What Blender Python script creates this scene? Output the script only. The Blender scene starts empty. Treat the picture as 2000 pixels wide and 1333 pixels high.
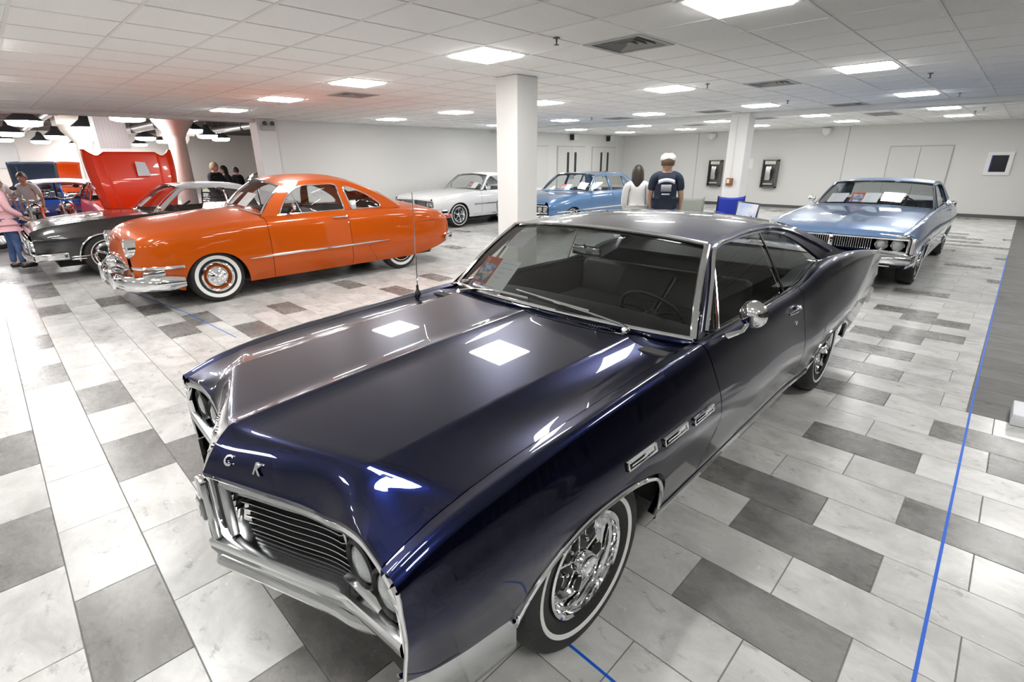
import bpy, bmesh, math, random
import numpy as np
from mathutils import Vector, Matrix, Euler
C = bpy.context.scene.collection
PI = math.pi
random.seed(7)

# ------------------------------------------------------------------ camera
CAM_H = 1.775
cam_d = bpy.data.cameras.new('camera')
cam = bpy.data.objects.new('camera', cam_d)
C.objects.link(cam)
bpy.context.scene.camera = cam
cam_d.sensor_width = 36.0
cam_d.lens = 977.9 / 2000.0 * 36.0
cam_d.clip_start = 0.02
cam_d.clip_end = 200
_r = Vector((0.69907794, -0.7149883, -0.00904178))
_d = Vector((-0.24913219, -0.23169668, -0.94034557))
_f = Vector((0.67024114, 0.65962745, -0.34010064))
M = Matrix.Identity(4)
for i in range(3):
    M[i][0] = _r[i]; M[i][1] = -_d[i]; M[i][2] = -_f[i]
M[2][3] = CAM_H
cam.matrix_world = M

# ------------------------------------------------------------------ world, exposure
w = bpy.data.worlds.new('world'); bpy.context.scene.world = w
w.use_nodes = True
w.node_tree.nodes['Background'].inputs[0].default_value = (0, 0, 0, 1)
w.node_tree.nodes['Background'].inputs[1].default_value = 0.0        # closed rooms, no sky
sc = bpy.context.scene
sc.view_settings.view_transform = 'Standard'
sc.view_settings.look = 'None'
sc.view_settings.gamma = 1.0
sc.view_settings.use_curve_mapping = False
sc.view_settings.exposure = 1.3
sc.cycles.max_bounces = 8; sc.cycles.diffuse_bounces = 4; sc.cycles.glossy_bounces = 4
sc.cycles.transparent_max_bounces = 12; sc.cycles.caustics_reflective = False; sc.cycles.caustics_refractive = False
sc.cycles.use_adaptive_sampling = True; sc.cycles.adaptive_threshold = 0.04
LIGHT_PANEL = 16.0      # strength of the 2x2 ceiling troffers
LIGHT_HALL = 27.0       # strength of the high-bay lamps in the next hall

# ------------------------------------------------------------------ materials
MATS = {}
def mat(name, col, rough=0.5, metal=0.0, coat=0.0, coat_rough=0.03, emit=None, estr=0.0, spec=0.5, trans=0.0,
        noise=None, bump=0.0, nscale=8.0, ior=1.5, sheen=0.0):
    """principled material; noise=(colour2, scale, lo, hi) mixes a second colour by a noise in object space"""
    if name in MATS: return MATS[name]
    m = bpy.data.materials.new(name); m.use_nodes = True
    nt = m.node_tree; b = nt.nodes['Principled BSDF']
    b.inputs['Base Color'].default_value = (*col, 1)
    b.inputs['Roughness'].default_value = rough
    b.inputs['Metallic'].default_value = metal
    b.inputs['Coat Weight'].default_value = coat
    b.inputs['Coat Roughness'].default_value = coat_rough
    b.inputs['Specular IOR Level'].default_value = spec
    b.inputs['Transmission Weight'].default_value = trans
    b.inputs['IOR'].default_value = ior
    b.inputs['Sheen Weight'].default_value = sheen
    if emit:
        b.inputs['Emission Color'].default_value = (*emit, 1)
        b.inputs['Emission Strength'].default_value = estr
    if noise or bump:
        tc = nt.nodes.new('ShaderNodeTexCoord')
        n = nt.nodes.new('ShaderNodeTexNoise'); n.inputs['Scale'].default_value = noise[1] if noise else nscale
        n.inputs['Detail'].default_value = 6
        nt.links.new(tc.outputs['Object'], n.inputs['Vector'])
        if noise:
            mr = nt.nodes.new('ShaderNodeMapRange'); mr.inputs[1].default_value = noise[2]; mr.inputs[2].default_value = noise[3]
            nt.links.new(n.outputs['Fac'], mr.inputs[0])
            mx = nt.nodes.new('ShaderNodeMix'); mx.data_type = 'RGBA'
            mx.inputs['A'].default_value = (*col, 1); mx.inputs['B'].default_value = (*noise[0], 1)
            nt.links.new(mr.outputs[0], mx.inputs['Factor']); nt.links.new(mx.outputs['Result'], b.inputs['Base Color'])
        if bump:
            n2 = nt.nodes.new('ShaderNodeTexNoise'); n2.inputs['Scale'].default_value = nscale; n2.inputs['Detail'].default_value = 4
            nt.links.new(tc.outputs['Object'], n2.inputs['Vector'])
            bp = nt.nodes.new('ShaderNodeBump'); bp.inputs['Strength'].default_value = bump; bp.inputs['Distance'].default_value = 0.01
            nt.links.new(n2.outputs['Fac'], bp.inputs['Height']); nt.links.new(bp.outputs['Normal'], b.inputs['Normal'])
    MATS[name] = m
    return m

def glass_mat(name, tint, ior=1.5, rough=0.0):
    """thin pane: see-through tint plus mirror reflection by Fresnel"""
    if name in MATS: return MATS[name]
    m = bpy.data.materials.new(name); m.use_nodes = True
    nt = m.node_tree; nt.nodes.remove(nt.nodes['Principled BSDF'])
    out = nt.nodes['Material Output']
    t = nt.nodes.new('ShaderNodeBsdfTransparent'); t.inputs[0].default_value = (*tint, 1)
    g = nt.nodes.new('ShaderNodeBsdfGlossy'); g.inputs['Roughness'].default_value = rough
    g.inputs[0].default_value = (1, 1, 1, 1)
    f = nt.nodes.new('ShaderNodeFresnel'); ge = nt.nodes.new('ShaderNodeNewGeometry')      # same index seen from either side of the pane
    mr = nt.nodes.new('ShaderNodeMapRange'); mr.inputs[3].default_value = ior; mr.inputs[4].default_value = 1 / ior
    nt.links.new(ge.outputs['Backfacing'], mr.inputs[0]); nt.links.new(mr.outputs[0], f.inputs[0])
    mx = nt.nodes.new('ShaderNodeMixShader')
    nt.links.new(f.outputs[0], mx.inputs[0]); nt.links.new(t.outputs[0], mx.inputs[1]); nt.links.new(g.outputs[0], mx.inputs[2])
    nt.links.new(mx.outputs[0], out.inputs['Surface'])
    MATS[name] = m
    return m

def stone_mat(name, base, vein, speck, rough):
    """mottled stone-look vinyl tile"""
    m = bpy.data.materials.new(name); m.use_nodes = True
    nt = m.node_tree; b = nt.nodes['Principled BSDF']; L = nt.links
    geo = nt.nodes.new('ShaderNodeNewGeometry'); oi = nt.nodes.new('ShaderNodeObjectInfo')
    mp = nt.nodes.new('ShaderNodeMapping'); mp.inputs['Scale'].default_value = (1.0, 0.6, 1.0)
    cmb = nt.nodes.new('ShaderNodeCombineXYZ'); ml = nt.nodes.new('ShaderNodeMath'); ml.operation = 'MULTIPLY'; ml.inputs[1].default_value = 31.0
    L.new(oi.outputs['Random'], ml.inputs[0]); L.new(ml.outputs[0], cmb.inputs[2])
    va = nt.nodes.new('ShaderNodeVectorMath'); L.new(geo.outputs['Position'], va.inputs[0]); L.new(cmb.outputs[0], va.inputs[1])
    L.new(va.outputs[0], mp.inputs['Vector'])
    def noise(scale, det, dist, rgh=0.6):
        n = nt.nodes.new('ShaderNodeTexNoise'); n.inputs['Scale'].default_value = scale; n.inputs['Detail'].default_value = det
        n.inputs['Distortion'].default_value = dist; n.inputs['Roughness'].default_value = rgh
        L.new(mp.outputs[0], n.inputs['Vector']); return n
    def ramp(src, lo, hi):
        r = nt.nodes.new('ShaderNodeMapRange'); r.inputs[1].default_value = lo; r.inputs[2].default_value = hi; L.new(src, r.inputs[0]); return r.outputs[0]
    def mix(fac, a, bb):
        x = nt.nodes.new('ShaderNodeMix'); x.data_type = 'RGBA'
        L.new(fac, x.inputs['Factor'])
        for s, v in (('A', a), ('B', bb)):
            if isinstance(v, tuple): x.inputs[s].default_value = (*v, 1)
            else: L.new(v, x.inputs[s])
        return x.outputs['Result']
    n1 = noise(4.0, 10, .5, .66); n2 = noise(13, 10, .35, .74); n3 = noise(30, 6, .3, .75)
    c = mix(ramp(n1.outputs['Fac'], 0.40, 0.66), base, vein)
    c = mix(ramp(n2.outputs['Fac'], 0.57, 0.72), c, speck)
    c = mix(ramp(n3.outputs['Fac'], 0.62, 0.74), c, tuple(min(1, x * 1.25 + .05) for x in base))
    # a little difference from tile to tile
    h = nt.nodes.new('ShaderNodeHueSaturation'); L.new(c, h.inputs['Color'])
    mr = nt.nodes.new('ShaderNodeMapRange'); mr.inputs[3].default_value = 0.90; mr.inputs[4].default_value = 1.08
    L.new(oi.outputs['Random'], mr.inputs[0]); L.new(mr.outputs[0], h.inputs['Value'])
    L.new(h.outputs[0], b.inputs['Base Color'])
    r = nt.nodes.new('ShaderNodeMapRange'); r.inputs[3].default_value = rough - .05; r.inputs[4].default_value = rough + .1
    L.new(n2.outputs['Fac'], r.inputs[0]); L.new(r.outputs[0], b.inputs['Roughness'])
    bp = nt.nodes.new('ShaderNodeBump'); bp.inputs['Strength'].default_value = 0.12; bp.inputs['Distance'].default_value = 0.002
    L.new(n2.outputs['Fac'], bp.inputs['Height']); L.new(bp.outputs[0], b.inputs['Normal'])
    MATS[name] = m
    return m

# ------------------------------------------------------------------ mesh helpers
def finish(name, verts, faces, material, parent=None, smooth=True, angle=35, mats=None, midx=None):
    me = bpy.data.meshes.new(name)
    me.from_pydata([tuple(map(float, v)) for v in verts], [], faces)
    me.validate(); me.update()
    for m in (mats or [material]): me.materials.append(m)
    if midx is not None and len(midx) == len(me.polygons):
        me.polygons.foreach_set('material_index', midx)
    if smooth:
        me.shade_smooth(); me.set_sharp_from_angle(angle=math.radians(angle))
    else:
        me.shade_flat()
    o = bpy.data.objects.new(name, me); C.objects.link(o)
    if parent is not None: o.parent = parent
    return o

class MB:
    """collects verts and faces for ONE mesh"""
    def __init__(s): s.v = []; s.f = []; s.mi = []; s.cur = 0
    def add(s, vs, fs):
        k = len(s.v); s.v += [tuple(map(float, p)) for p in vs]
        for f in fs: s.f.append([i + k for i in f]); s.mi.append(s.cur)
        return s
    def box(s, x0, x1, y0, y1, z0, z1, bev=0.0):
        if bev > 0:
            return s.rbox((x0 + x1) / 2, (y0 + y1) / 2, (z0 + z1) / 2, x1 - x0, y1 - y0, z1 - z0, bev)
        vs = [(x, y, z) for z in (z0, z1) for y in (y0, y1) for x in (x0, x1)]
        return s.add(vs, [(0, 2, 3, 1), (4, 5, 7, 6), (0, 1, 5, 4), (2, 6, 7, 3), (0, 4, 6, 2), (1, 3, 7, 5)])
    def rbox(s, cx, cy, cz, dx, dy, dz, b, mtx=None):
        bm = bmesh.new(); bmesh.ops.create_cube(bm, size=1.0)
        bmesh.ops.scale(bm, vec=(dx, dy, dz), verts=bm.verts)
        bmesh.ops.bevel(bm, geom=bm.edges[:], offset=min(b, dx * .49, dy * .49, dz * .49), segments=2, profile=.5, affect='EDGES')
        mt = Matrix.Translation((cx, cy, cz))
        if mtx is not None: mt = mtx @ mt
        bm.transform(mt); bm.verts.index_update()
        s.add([v.co for v in bm.verts], [[v.index for v in f.verts] for f in bm.faces]); bm.free()
        return s
    def grid(s, P, flip=False, closeu=False, closev=False):
        """P[i][j] 3d points"""
        n, m = len(P), len(P[0]); vs = [p for r in P for p in r]; fs = []
        for i in range(n if closeu else n - 1):
            for j in range(m if closev else m - 1):
                a, b, c, d = i * m + j, i * m + (j + 1) % m, ((i + 1) % n) * m + (j + 1) % m, ((i + 1) % n) * m + j
                fs.append((a, d, c, b) if flip else (a, b, c, d))
        return s.add(vs, fs)
    def tube(s, path, r, n=8, close=False, caps=True, ry=None, up=(0, 0, 1)):
        """r: radius, number or list; ry: flattening of the other axis"""
        path = [Vector(p) for p in path]; k = len(path); rings = []
        for i, p in enumerate(path):
            a = path[(i - 1) % k] if (close or i > 0) else p
            b = path[(i + 1) % k] if (close or i < k - 1) else p
            t = (b - a).normalized() if (b - a).length > 1e-9 else Vector((1, 0, 0))
            u = Vector(up)
            if abs(t.dot(u)) > .97: u = Vector((1, 0, 0)) if abs(t.x) < .9 else Vector((0, 1, 0))
            x = t.cross(u).normalized(); y = x.cross(t).normalized()
            rr = r[i] if hasattr(r, '__len__') else r
            r2 = rr if ry is None else (ry[i] if hasattr(ry, '__len__') else ry)
            rings.append([p + x * rr * math.cos(2 * PI * j / n) + y * r2 * math.sin(2 * PI * j / n) for j in range(n)])
        s.grid(rings, closeu=close, closev=True, flip=False)
        if caps and not close:
            base = len(s.v) - k * n
            s.f.append([base + j for j in range(n)][::-1]); s.mi.append(s.cur)
            s.f.append([base + (k - 1) * n + j for j in range(n)]); s.mi.append(s.cur)
        return s
    def lathe(s, prof, n=32, axis='y', c=(0, 0, 0), capa=False, capb=False):
        """prof: (radius, offset along axis)"""
        rings = []
        for r, h in prof:
            ring = []
            for j in range(n):
                a = 2 * PI * j / n; q, w_ = r * math.cos(a), r * math.sin(a)
                p = {'y': (q, h, w_), 'z': (q, w_, h), 'x': (h, q, w_)}[axis]
                ring.append((p[0] + c[0], p[1] + c[1], p[2] + c[2]))
            rings.append(ring)
        s.grid(rings, closev=True)
        base = len(s.v) - len(prof) * n
        if capa: s.f.append([base + j for j in range(n)]); s.mi.append(s.cur)
        if capb: s.f.append([base + (len(prof) - 1) * n + j for j in range(n)][::-1]); s.mi.append(s.cur)
        return s
    def prism(s, outline, h, axis='z'):
        """outline: list of (a,b); extruded from h[0] to h[1] along axis"""
        n = len(outline)
        def pt(a, b, c):
            return {'z': (a, b, c), 'y': (a, c, b), 'x': (c, a, b)}[axis]
        vs = [pt(a, b, h[0]) for a, b in outline] + [pt(a, b, h[1]) for a, b in outline]
        fs = [list(range(n))[::-1], list(range(n, 2 * n))] + [(i, (i + 1) % n, n + (i + 1) % n, n + i) for i in range(n)]
        return s.add(vs, fs)
    def sphere(s, c, r, n=16, m=10, sc3=(1, 1, 1)):
        rings = []
        for i in range(m + 1):
            t = PI * i / m
            rings.append([(c[0] + r * sc3[0] * math.sin(t) * math.cos(2 * PI * j / n), c[1] + r * sc3[1] * math.sin(t) * math.sin(2 * PI * j / n), c[2] + r * sc3[2] * math.cos(t)) for j in range(n)])
        return s.grid(rings, closev=True, flip=False)
    def mirror(s):
        """add the mirror image in y"""
        k = len(s.v); s.v += [(x, -y, z) for x, y, z in s.v]
        fs = [[i + k for i in f][::-1] for f in s.f]; s.f += fs; s.mi += list(s.mi)
        return s
    def xf(s, mtx, start=0):
        for i in range(start, len(s.v)): s.v[i] = tuple(mtx @ Vector(s.v[i]))
        return s
    def build(s, name, material, parent=None, smooth=True, angle=35, mats=None, solid=0.0, weld=False, recalc=True):
        o = finish(name, s.v, s.f, material, parent, smooth, angle, mats, s.mi if mats else None)
        if weld or recalc:
            bm = bmesh.new(); bm.from_mesh(o.data)
            if weld: bmesh.ops.remove_doubles(bm, verts=bm.verts, dist=1e-5)
            if recalc: bmesh.ops.recalc_face_normals(bm, faces=bm.faces)
            bm.to_mesh(o.data); bm.free()
            if smooth: o.data.shade_smooth(); o.data.set_sharp_from_angle(angle=math.radians(angle))
        if solid:
            md = o.modifiers.new('thickness', 'SOLIDIFY'); md.thickness = solid; md.offset = -1 if solid > 0 else 1
            md.thickness = abs(solid)
        return o

def tag(o, label, cat, group=None, kind=None):
    o['label'] = label; o['category'] = cat
    if group: o['group'] = group
    if kind: o['kind'] = kind
    return o
def struct(o, label=None, cat=None):
    o['kind'] = 'structure'
    if label: o['label'] = label
    if cat: o['category'] = cat
    return o
def thing(name, label, cat, loc=(0, 0, 0), rz=0.0, group=None):
    o = bpy.data.objects.new(name, None); C.objects.link(o); o.empty_display_size = .1
    o.location = loc; o.rotation_euler = (0, 0, rz)
    return tag(o, label, cat, group)
def copy_tree(o, parent=None):
    c = o.copy(); C.objects.link(c); c.parent = parent
    for ch in list(o.children): copy_tree(ch, c)
    return c

class Sp:
    """monotone cubic through points (pchip)"""
    def __init__(s, *pts):
        s.x = np.array([p[0] for p in pts], float); s.y = np.array([p[1] for p in pts], float)
        h = np.diff(s.x); d = np.diff(s.y) / h; n = len(s.x); m = np.zeros(n)
        if n == 2: m[:] = d[0]
        else:
            for i in range(1, n - 1):
                if d[i - 1] * d[i] > 0:
                    w1 = 2 * h[i] + h[i - 1]; w2 = h[i] + 2 * h[i - 1]
                    m[i] = (w1 + w2) / (w1 / d[i - 1] + w2 / d[i])
            m[0] = d[0]; m[-1] = d[-1]
        s.m = m; s.h = h
    def __call__(s, t):
        t = min(max(float(t), s.x[0]), s.x[-1])
        i = int(min(max(np.searchsorted(s.x, t) - 1, 0), len(s.x) - 2)); h = s.h[i]; q = (t - s.x[i]) / h
        return ((1 + 2 * q) * (1 - q) ** 2 * s.y[i] + q * (1 - q) ** 2 * h * s.m[i] + q * q * (3 - 2 * q) * s.y[i + 1] + q * q * (q - 1) * h * s.m[i + 1])
class Ln:
    """piecewise linear"""
    def __init__(s, *pts): s.x = [p[0] for p in pts]; s.y = [p[1] for p in pts]
    def __call__(s, t): return float(np.interp(t, s.x, s.y))
def lin(a, b, n): return [a + (b - a) * i / (n - 1) for i in range(n)]
def catmull(pts, n=8, close=False):
    """smooth curve through nd points"""
    P = [np.array(p, float) for p in pts]; out = []
    k = len(P)
    for i in range(k if close else k - 1):
        p0 = P[(i - 1) % k] if (close or i > 0) else P[0] * 2 - P[1]
        p1, p2 = P[i], P[(i + 1) % k]
        p3 = P[(i + 2) % k] if (close or i < k - 2) else P[-1] * 2 - P[-2]
        for j in range(n):
            t = j / n
            out.append(.5 * ((2 * p1) + (-p0 + p2) * t + (2 * p0 - 5 * p1 + 4 * p2 - p3) * t * t + (-p0 + 3 * p1 - 3 * p2 + p3) * t ** 3))
    if not close: out.append(P[-1])
    return [tuple(map(float, p)) for p in out]

def text_mesh(txt, size, extrude, material, name, parent, mtx, align='CENTER', bold=False):
    """lettering turned into a mesh; text lies in local xy, facing +z, then mtx"""
    cu = bpy.data.curves.new(name, 'FONT'); cu.body = txt; cu.size = size; cu.extrude = extrude
    cu.align_x = align; cu.align_y = 'CENTER'; cu.resolution_u = 3
    if bold: cu.offset = size * .02
    o = bpy.data.objects.new(name + '_tmp', cu); C.objects.link(o)
    dg = bpy.context.evaluated_depsgraph_get()
    me = bpy.data.meshes.new_from_object(o.evaluated_get(dg))
    bpy.data.objects.remove(o); bpy.data.curves.remove(cu)
    me.transform(mtx); me.materials.clear(); me.materials.append(material)
    r = bpy.data.objects.new(name, me); C.objects.link(r)
    if parent is not None: r.parent = parent
    return r

# shared materials
CHROME = mat('chrome', (.86, .87, .88), .06, 1.0)
CHROME_D = mat('worn_chrome', (.58, .59, .60), .14, 1.0)
ALU = mat('brushed_aluminium', (.55, .56, .57), .3, 1.0)
BLACK = mat('black_undercoat', (.02, .02, .021), .75)
RUBBER = mat('tire_rubber', (.018, .018, .019), .62, bump=.25, nscale=60)
WHITEWALL = mat('whitewall', (.82, .82, .80), .5)
BLACKTRIM = mat('black_trim', (.012, .012, .013), .35)
INTERIOR = mat('dark_vinyl', (.02, .02, .021), .5)
PAPER = mat('paper', (.86, .87, .9), .6)
INK = mat('ink', (.03, .03, .04), .7)
GLASS = glass_mat('window_glass', (.54, .56, .55), 1.55)
GLASS_CLEAR = glass_mat('clear_glass', (.9, .92, .92))
LENS = mat('headlamp_lens', (.36, .39, .39), .12, .4, coat=1.0, bump=.5, nscale=70)
AMBER = mat('amber_lens', (.75, .22, .03), .2, coat=1)
REDLENS = mat('red_lens', (.45, .01, .01), .2, coat=1)

GLASS_SIDE = glass_mat('side_glass', (.60, .62, .61), 1.8)
# ================================================================== the room
CEIL = 2.74
XW, YL = 21.0, 13.4          # far wall plane, side wall plane
XB, YR = -7.5, -4.6          # walls behind the camera and beside the walkway
WALLM = mat('wall_paint', (.72, .72, .705), .75)
WALLM2 = mat('pier_paint', (.76, .755, .74), .7)
TILEC = mat('ceiling_tile_white', (.90, .90, .89), .9, noise=((.86, .86, .85), 60, .45, .7), bump=.25, nscale=120)
GRIDM = mat('ceiling_grid_white', (.80, .80, .79), .5)
TRIMD = mat('baseboard_grey', (.10, .10, .10), .6)
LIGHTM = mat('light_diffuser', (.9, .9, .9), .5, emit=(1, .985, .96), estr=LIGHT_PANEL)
GROUT = mat('grout', (.20, .20, .195), .8)

# ---- floor: grout bed and single tiles
floor = struct(MB().box(XB - .3, 30, YR - .3, YL + .1, -.12, -.004).build('floor', GROUT, smooth=False))
TX, TY, TX0 = .302, .61, 1.96          # tile pitch and a joint line
ST_L = stone_mat('tile_light_stone', (.66, .66, .645), (.46, .46, .445), (.27, .265, .25), .22)
ST_D = stone_mat('tile_dark_stone', (.26, .255, .245), (.145, .14, .135), (.065, .063, .06), .25)
def tile_mesh(m):
    b = MB(); g = .0022; hx, hy = TX / 2 - g, TY / 2 - g; e = .0015
    b.add([(-hx, -hy, -.006), (hx, -hy, -.006), (hx, hy, -.006), (-hx, hy, -.006),
           (-hx, -hy, -e), (hx, -hy, -e), (hx, hy, -e), (-hx, hy, -e),
           (-hx + e, -hy + e, 0), (hx - e, -hy + e, 0), (hx - e, hy - e, 0), (-hx + e, hy - e, 0)],
          [(8, 9, 10, 11), (4, 5, 9, 8), (5, 6, 10, 9), (6, 7, 11, 10), (7, 4, 8, 11), (0, 1, 5, 4), (1, 2, 6, 5), (2, 3, 7, 6), (3, 0, 4, 7)])
    me = bpy.data.meshes.new('floor_tile'); me.from_pydata(b.v, [], b.f); me.materials.append(m); me.shade_flat()
    return me
def joint_off(i): return .07 if (i + 1) % 2 == 0 else .375
def tile_of(x, y):
    i = math.floor((x - TX0) / TX); return i, math.floor((y - joint_off(i)) / TY)
def tile_c(i, j): return TX0 + (i + .5) * TX, joint_off(i) + (j + .5) * TY
def floor_at(px, py):
    d = Vector(_f) + Vector(_r) * ((px - 1000) / 977.9) + Vector(_d) * ((py - 666.5) / 977.9)
    t = -CAM_H / d.z; return d.x * t, d.y * t
# measured in the place: where the dark tiles lie (x, y in metres)
DARK_XY = [(-0.25, 4.34), (-0.27, 3.1), (-0.01, 2.21), (0.26, 3.73), (0.49, 3.43), (0.25, 5.01), (-0.04, 5.9), (-0.05, 7.13), (0.83, 8.75), (0.23, 8.76), (2.36, 6.62), (1.75, 6.02), (1.13, 6.55), (1.44, 6.97), (1.27, 7.91), (3.89, 6.34), (4.81, 6.66), (3.57, 7.21), (0.56, 1.63), (0.37, 1.57), (1.13, 10.34), (-0.24, 6.84), (2.69, 0.68), (2.41, 0.36), (1.81, 0.35), (3.62, 0.37), (3.05, -0.16), (4.24, -0.16), (3.97, -0.31), (4.56, 0.58), (5.12, 0.64), (5.72, 0.67), (6.29, 0.68), (6.61, 0.39), (7.54, 0.7), (7.27, 0.39), (8.61, 0.71), (11.44, 0.44)]
dark = {tile_of(x, y) for x, y in DARK_XY}
WALK_X, WALK_Y = 4.68, -.08        # the dark walkway begins here
rng = random.Random(11)
def is_dark(i, j):
    x, y = tile_c(i, j)
    if (i, j) in dark: return True
    if x > 8.6 or y > 8.5 or x < -.9 or y < -1.2: return rng.random() < .15
    return False
cells = []
def add_cell(x, y, ln, dk):
    dd = Vector((x, y, -CAM_H)); z = dd.dot(_f); vis = False
    if z > .4:
        px = 1000 + 977.9 * dd.dot(_r) / z; py = 666.5 + 977.9 * dd.dot(_d) / z
        vis = -120 < px < 2120 and py < 1480
    cells.append((0 if vis else 1, dd.length, x, y, ln, dk))
for i in range(math.floor((XB - TX0) / TX), math.ceil((XW - TX0) / TX)):
    xc = TX0 + (i + .5) * TX
    if xc < XB + .1 or xc > XW + .1: continue
    for j in range(math.floor(YR / TY) - 1, math.ceil(YL / TY)):
        x, y = tile_c(i, j); y0, y1 = y - TY / 2, y + TY / 2
        if y < YR or y0 > YL: continue
        y1 = min(y1, YL)
        if xc > WALK_X and y1 > WALK_Y and y0 < WALK_Y: y0 = WALK_Y
        if xc > WALK_X and y1 <= WALK_Y: continue
        add_cell(x, (y0 + y1) / 2, y1 - y0, is_dark(i, j))
    if xc > WALK_X:
        for k in range(8): add_cell(xc, WALK_Y - TY * (k + .5), TY, 2)
cells.sort(key=lambda c: c[:4])
ST_W = stone_mat('walkway_dark_stone', (.15, .148, .142), (.105, .103, .10), (.07, .069, .066), .55)
TML, TMD, TMW = tile_mesh(ST_L), tile_mesh(ST_D), tile_mesh(ST_W)
def under_car(x, y): return .7 < x < 5.4 and 1.0 < y < 2.6
near = [c for c in cells if c[0] == 0 and abs(c[4] - TY) < 1e-6 and not under_car(c[2], c[3])][:300]
nearset = {(c[2], c[3]) for c in near}
for _, _, x, y, ln, dk in near:
    o = bpy.data.objects.new('floor_tile', (TML, TMD, TMW)[int(dk)]); C.objects.link(o)
    o.location = (x, y, 0); o.parent = floor
rest = MB()
hx = TX / 2 - .0022
for _, _, x, y, ln, dk in cells:
    if (x, y) in nearset: continue
    hy = ln / 2 - .0022; rest.cur = int(dk)
    rest.add([(x - hx, y - hy, 0), (x + hx, y - hy, 0), (x + hx, y + hy, 0), (x - hx, y + hy, 0),
              (x - hx, y - hy, -.005), (x + hx, y - hy, -.005), (x + hx, y + hy, -.005), (x - hx, y + hy, -.005)],
             [(0, 1, 2, 3), (4, 5, 1, 0), (5, 6, 2, 1), (6, 7, 3, 2), (7, 4, 0, 3)])
ro = rest.build('floor_tiles_far', ST_L, floor, smooth=False, mats=[ST_L, ST_D, ST_W], recalc=False); ro['kind'] = 'stuff'

# ---- walls
struct(MB().box(XW, XW + .2, YR - .2, YL + .2, 0, CEIL + .6).build('wall_far', WALLM, smooth=False))
X_OPEN = 5.0                                       # the opening to the next hall ends here
struct(MB().box(X_OPEN + .35, XW, YL, YL + .2, 0, CEIL + .6).build('wall_side', WALLM, smooth=False))
struct(MB().box(X_OPEN - .02, X_OPEN + .42, YL - .1, YL + .36, 0, CEIL + .6, .01).build('wall_pier', WALLM2, smooth=False))
struct(MB().box(XB - .2, XB, YR - .2, YL + .2, 0, CEIL + .6).build('wall_back', WALLM, smooth=False))
ADDED_DRAPE = mat('added_dark_drape', (.035, .033, .032), .9, sheen=.3)
struct(MB().box(XB - .2, XW + .2, YR - .2, YR, 0, CEIL + .6).build('wall_unseen', mat('unseen_wall_dark', (.10, .098, .095), .8), smooth=False))  # unseen wall, added dark for the reflections in the navy car side
struct(MB().box(XB - .2, X_OPEN + .4, YL - .02, YL + .34, CEIL - .06, CEIL + .7).build('trim_1', WALLM, smooth=False), 'grey beam above the opening to the next hall', 'beam')
# soffit beam across the ceiling by the second pillar
struct(MB().box(12.7, 13.15, YR, YL, CEIL - .085, CEIL + .3).build('trim_2', WALLM, smooth=False), 'grey soffit beam crossing the ceiling at the far pillar', 'beam')
bb = MB().box(XW - .018, XW, YR, YL, 0, .10); struct(bb.build('baseboard_far', TRIMD, smooth=False))
bb = MB().box(X_OPEN + .42, XW - .02, YL - .018, YL, 0, .10); struct(bb.build('baseboard_side', TRIMD, smooth=False))
def pillar(name, x0, x1, y0, y1, label):
    o = MB().box(x0, x1, y0, y1, 0, CEIL, .012).build(name, WALLM2, smooth=True, angle=20)
    tag(o, label, 'pillar'); o['kind'] = 'structure'
    o2 = MB().box(x0 - .012, x1 + .012, y0 - .012, y1 + .012, 0, .1).build('baseboard', TRIMD, o, smooth=False)
    return o
pillar('wall_column', 4.82, 5.20, 4.62, 4.99, 'square off-white pillar between the dark coupe and the orange coupe')
pillar('wall_column', 12.60, 12.98, 4.80, 5.22, 'square off-white pillar under the grey soffit beam')
# unseen drapes beside the walkway, added to darken the reflections in the navy paint
for k in range(9):
    x0 = -5.5 + k * 1.9; P = []
    for i in range(29):
        t = i / 28; xx = x0 + t * 1.7
        P.append([(xx, YR + .12 + .05 * math.sin(t * 2 * PI * 7), z) for z in (.04, 2.3)])
    d = MB().grid(P).build('added_drape', ADDED_DRAPE, solid=.01)
    tag(d, ('ninth', 'eighth', 'seventh', 'sixth', 'fifth', 'fourth', 'third', 'second', 'first')[k] + ' dark pleated drape panel from the far wall, added out of view beside the walkway', 'drape', 'unseen drapes added beside the walkway')

# ---- ceiling: T-bar grid, single tiles, lights, vents
G = .61; GX0, GY0 = 3.48, 1.30
ceiling = struct(MB().box(XB - .2, XW + .2, YR - .2, YL + .3, CEIL + .12, CEIL + .2).build('ceiling', TILEC, smooth=False))
gm = MB()
nx0, nx1 = math.floor((XB - GX0) / G), math.ceil((XW - GX0) / G)
ny0, ny1 = math.floor((YR - GY0) / G), math.ceil((YL - GY0) / G)
for i in range(nx0, nx1 + 1):
    x = GX0 + i * G
    if XB < x < XW: gm.box(x - .010, x + .010, YR, YL, CEIL - .002, CEIL + .03)
for j in range(ny0, ny1 + 1):
    y = GY0 + j * G
    if YR < y < YL: gm.box(XB, XW, y - .010, y + .010, CEIL - .0022, CEIL + .03)
gm.build('ceiling_grid', GRIDM, ceiling, smooth=False, recalc=False)
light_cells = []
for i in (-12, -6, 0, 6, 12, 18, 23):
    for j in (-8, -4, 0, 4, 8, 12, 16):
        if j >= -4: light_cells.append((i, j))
vent_cells = {(1, 2): 0, (7, 2): 0, (1, 10): 0, (13, 6): 0, (14, 2): 0, (13, 10): 0, (7, 10): 0, (19, 2): 0, (20, 2): 0, (18, 6): 0, (20, 10): 0}
CT = MB(); hh = G / 2 - .0095
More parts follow.
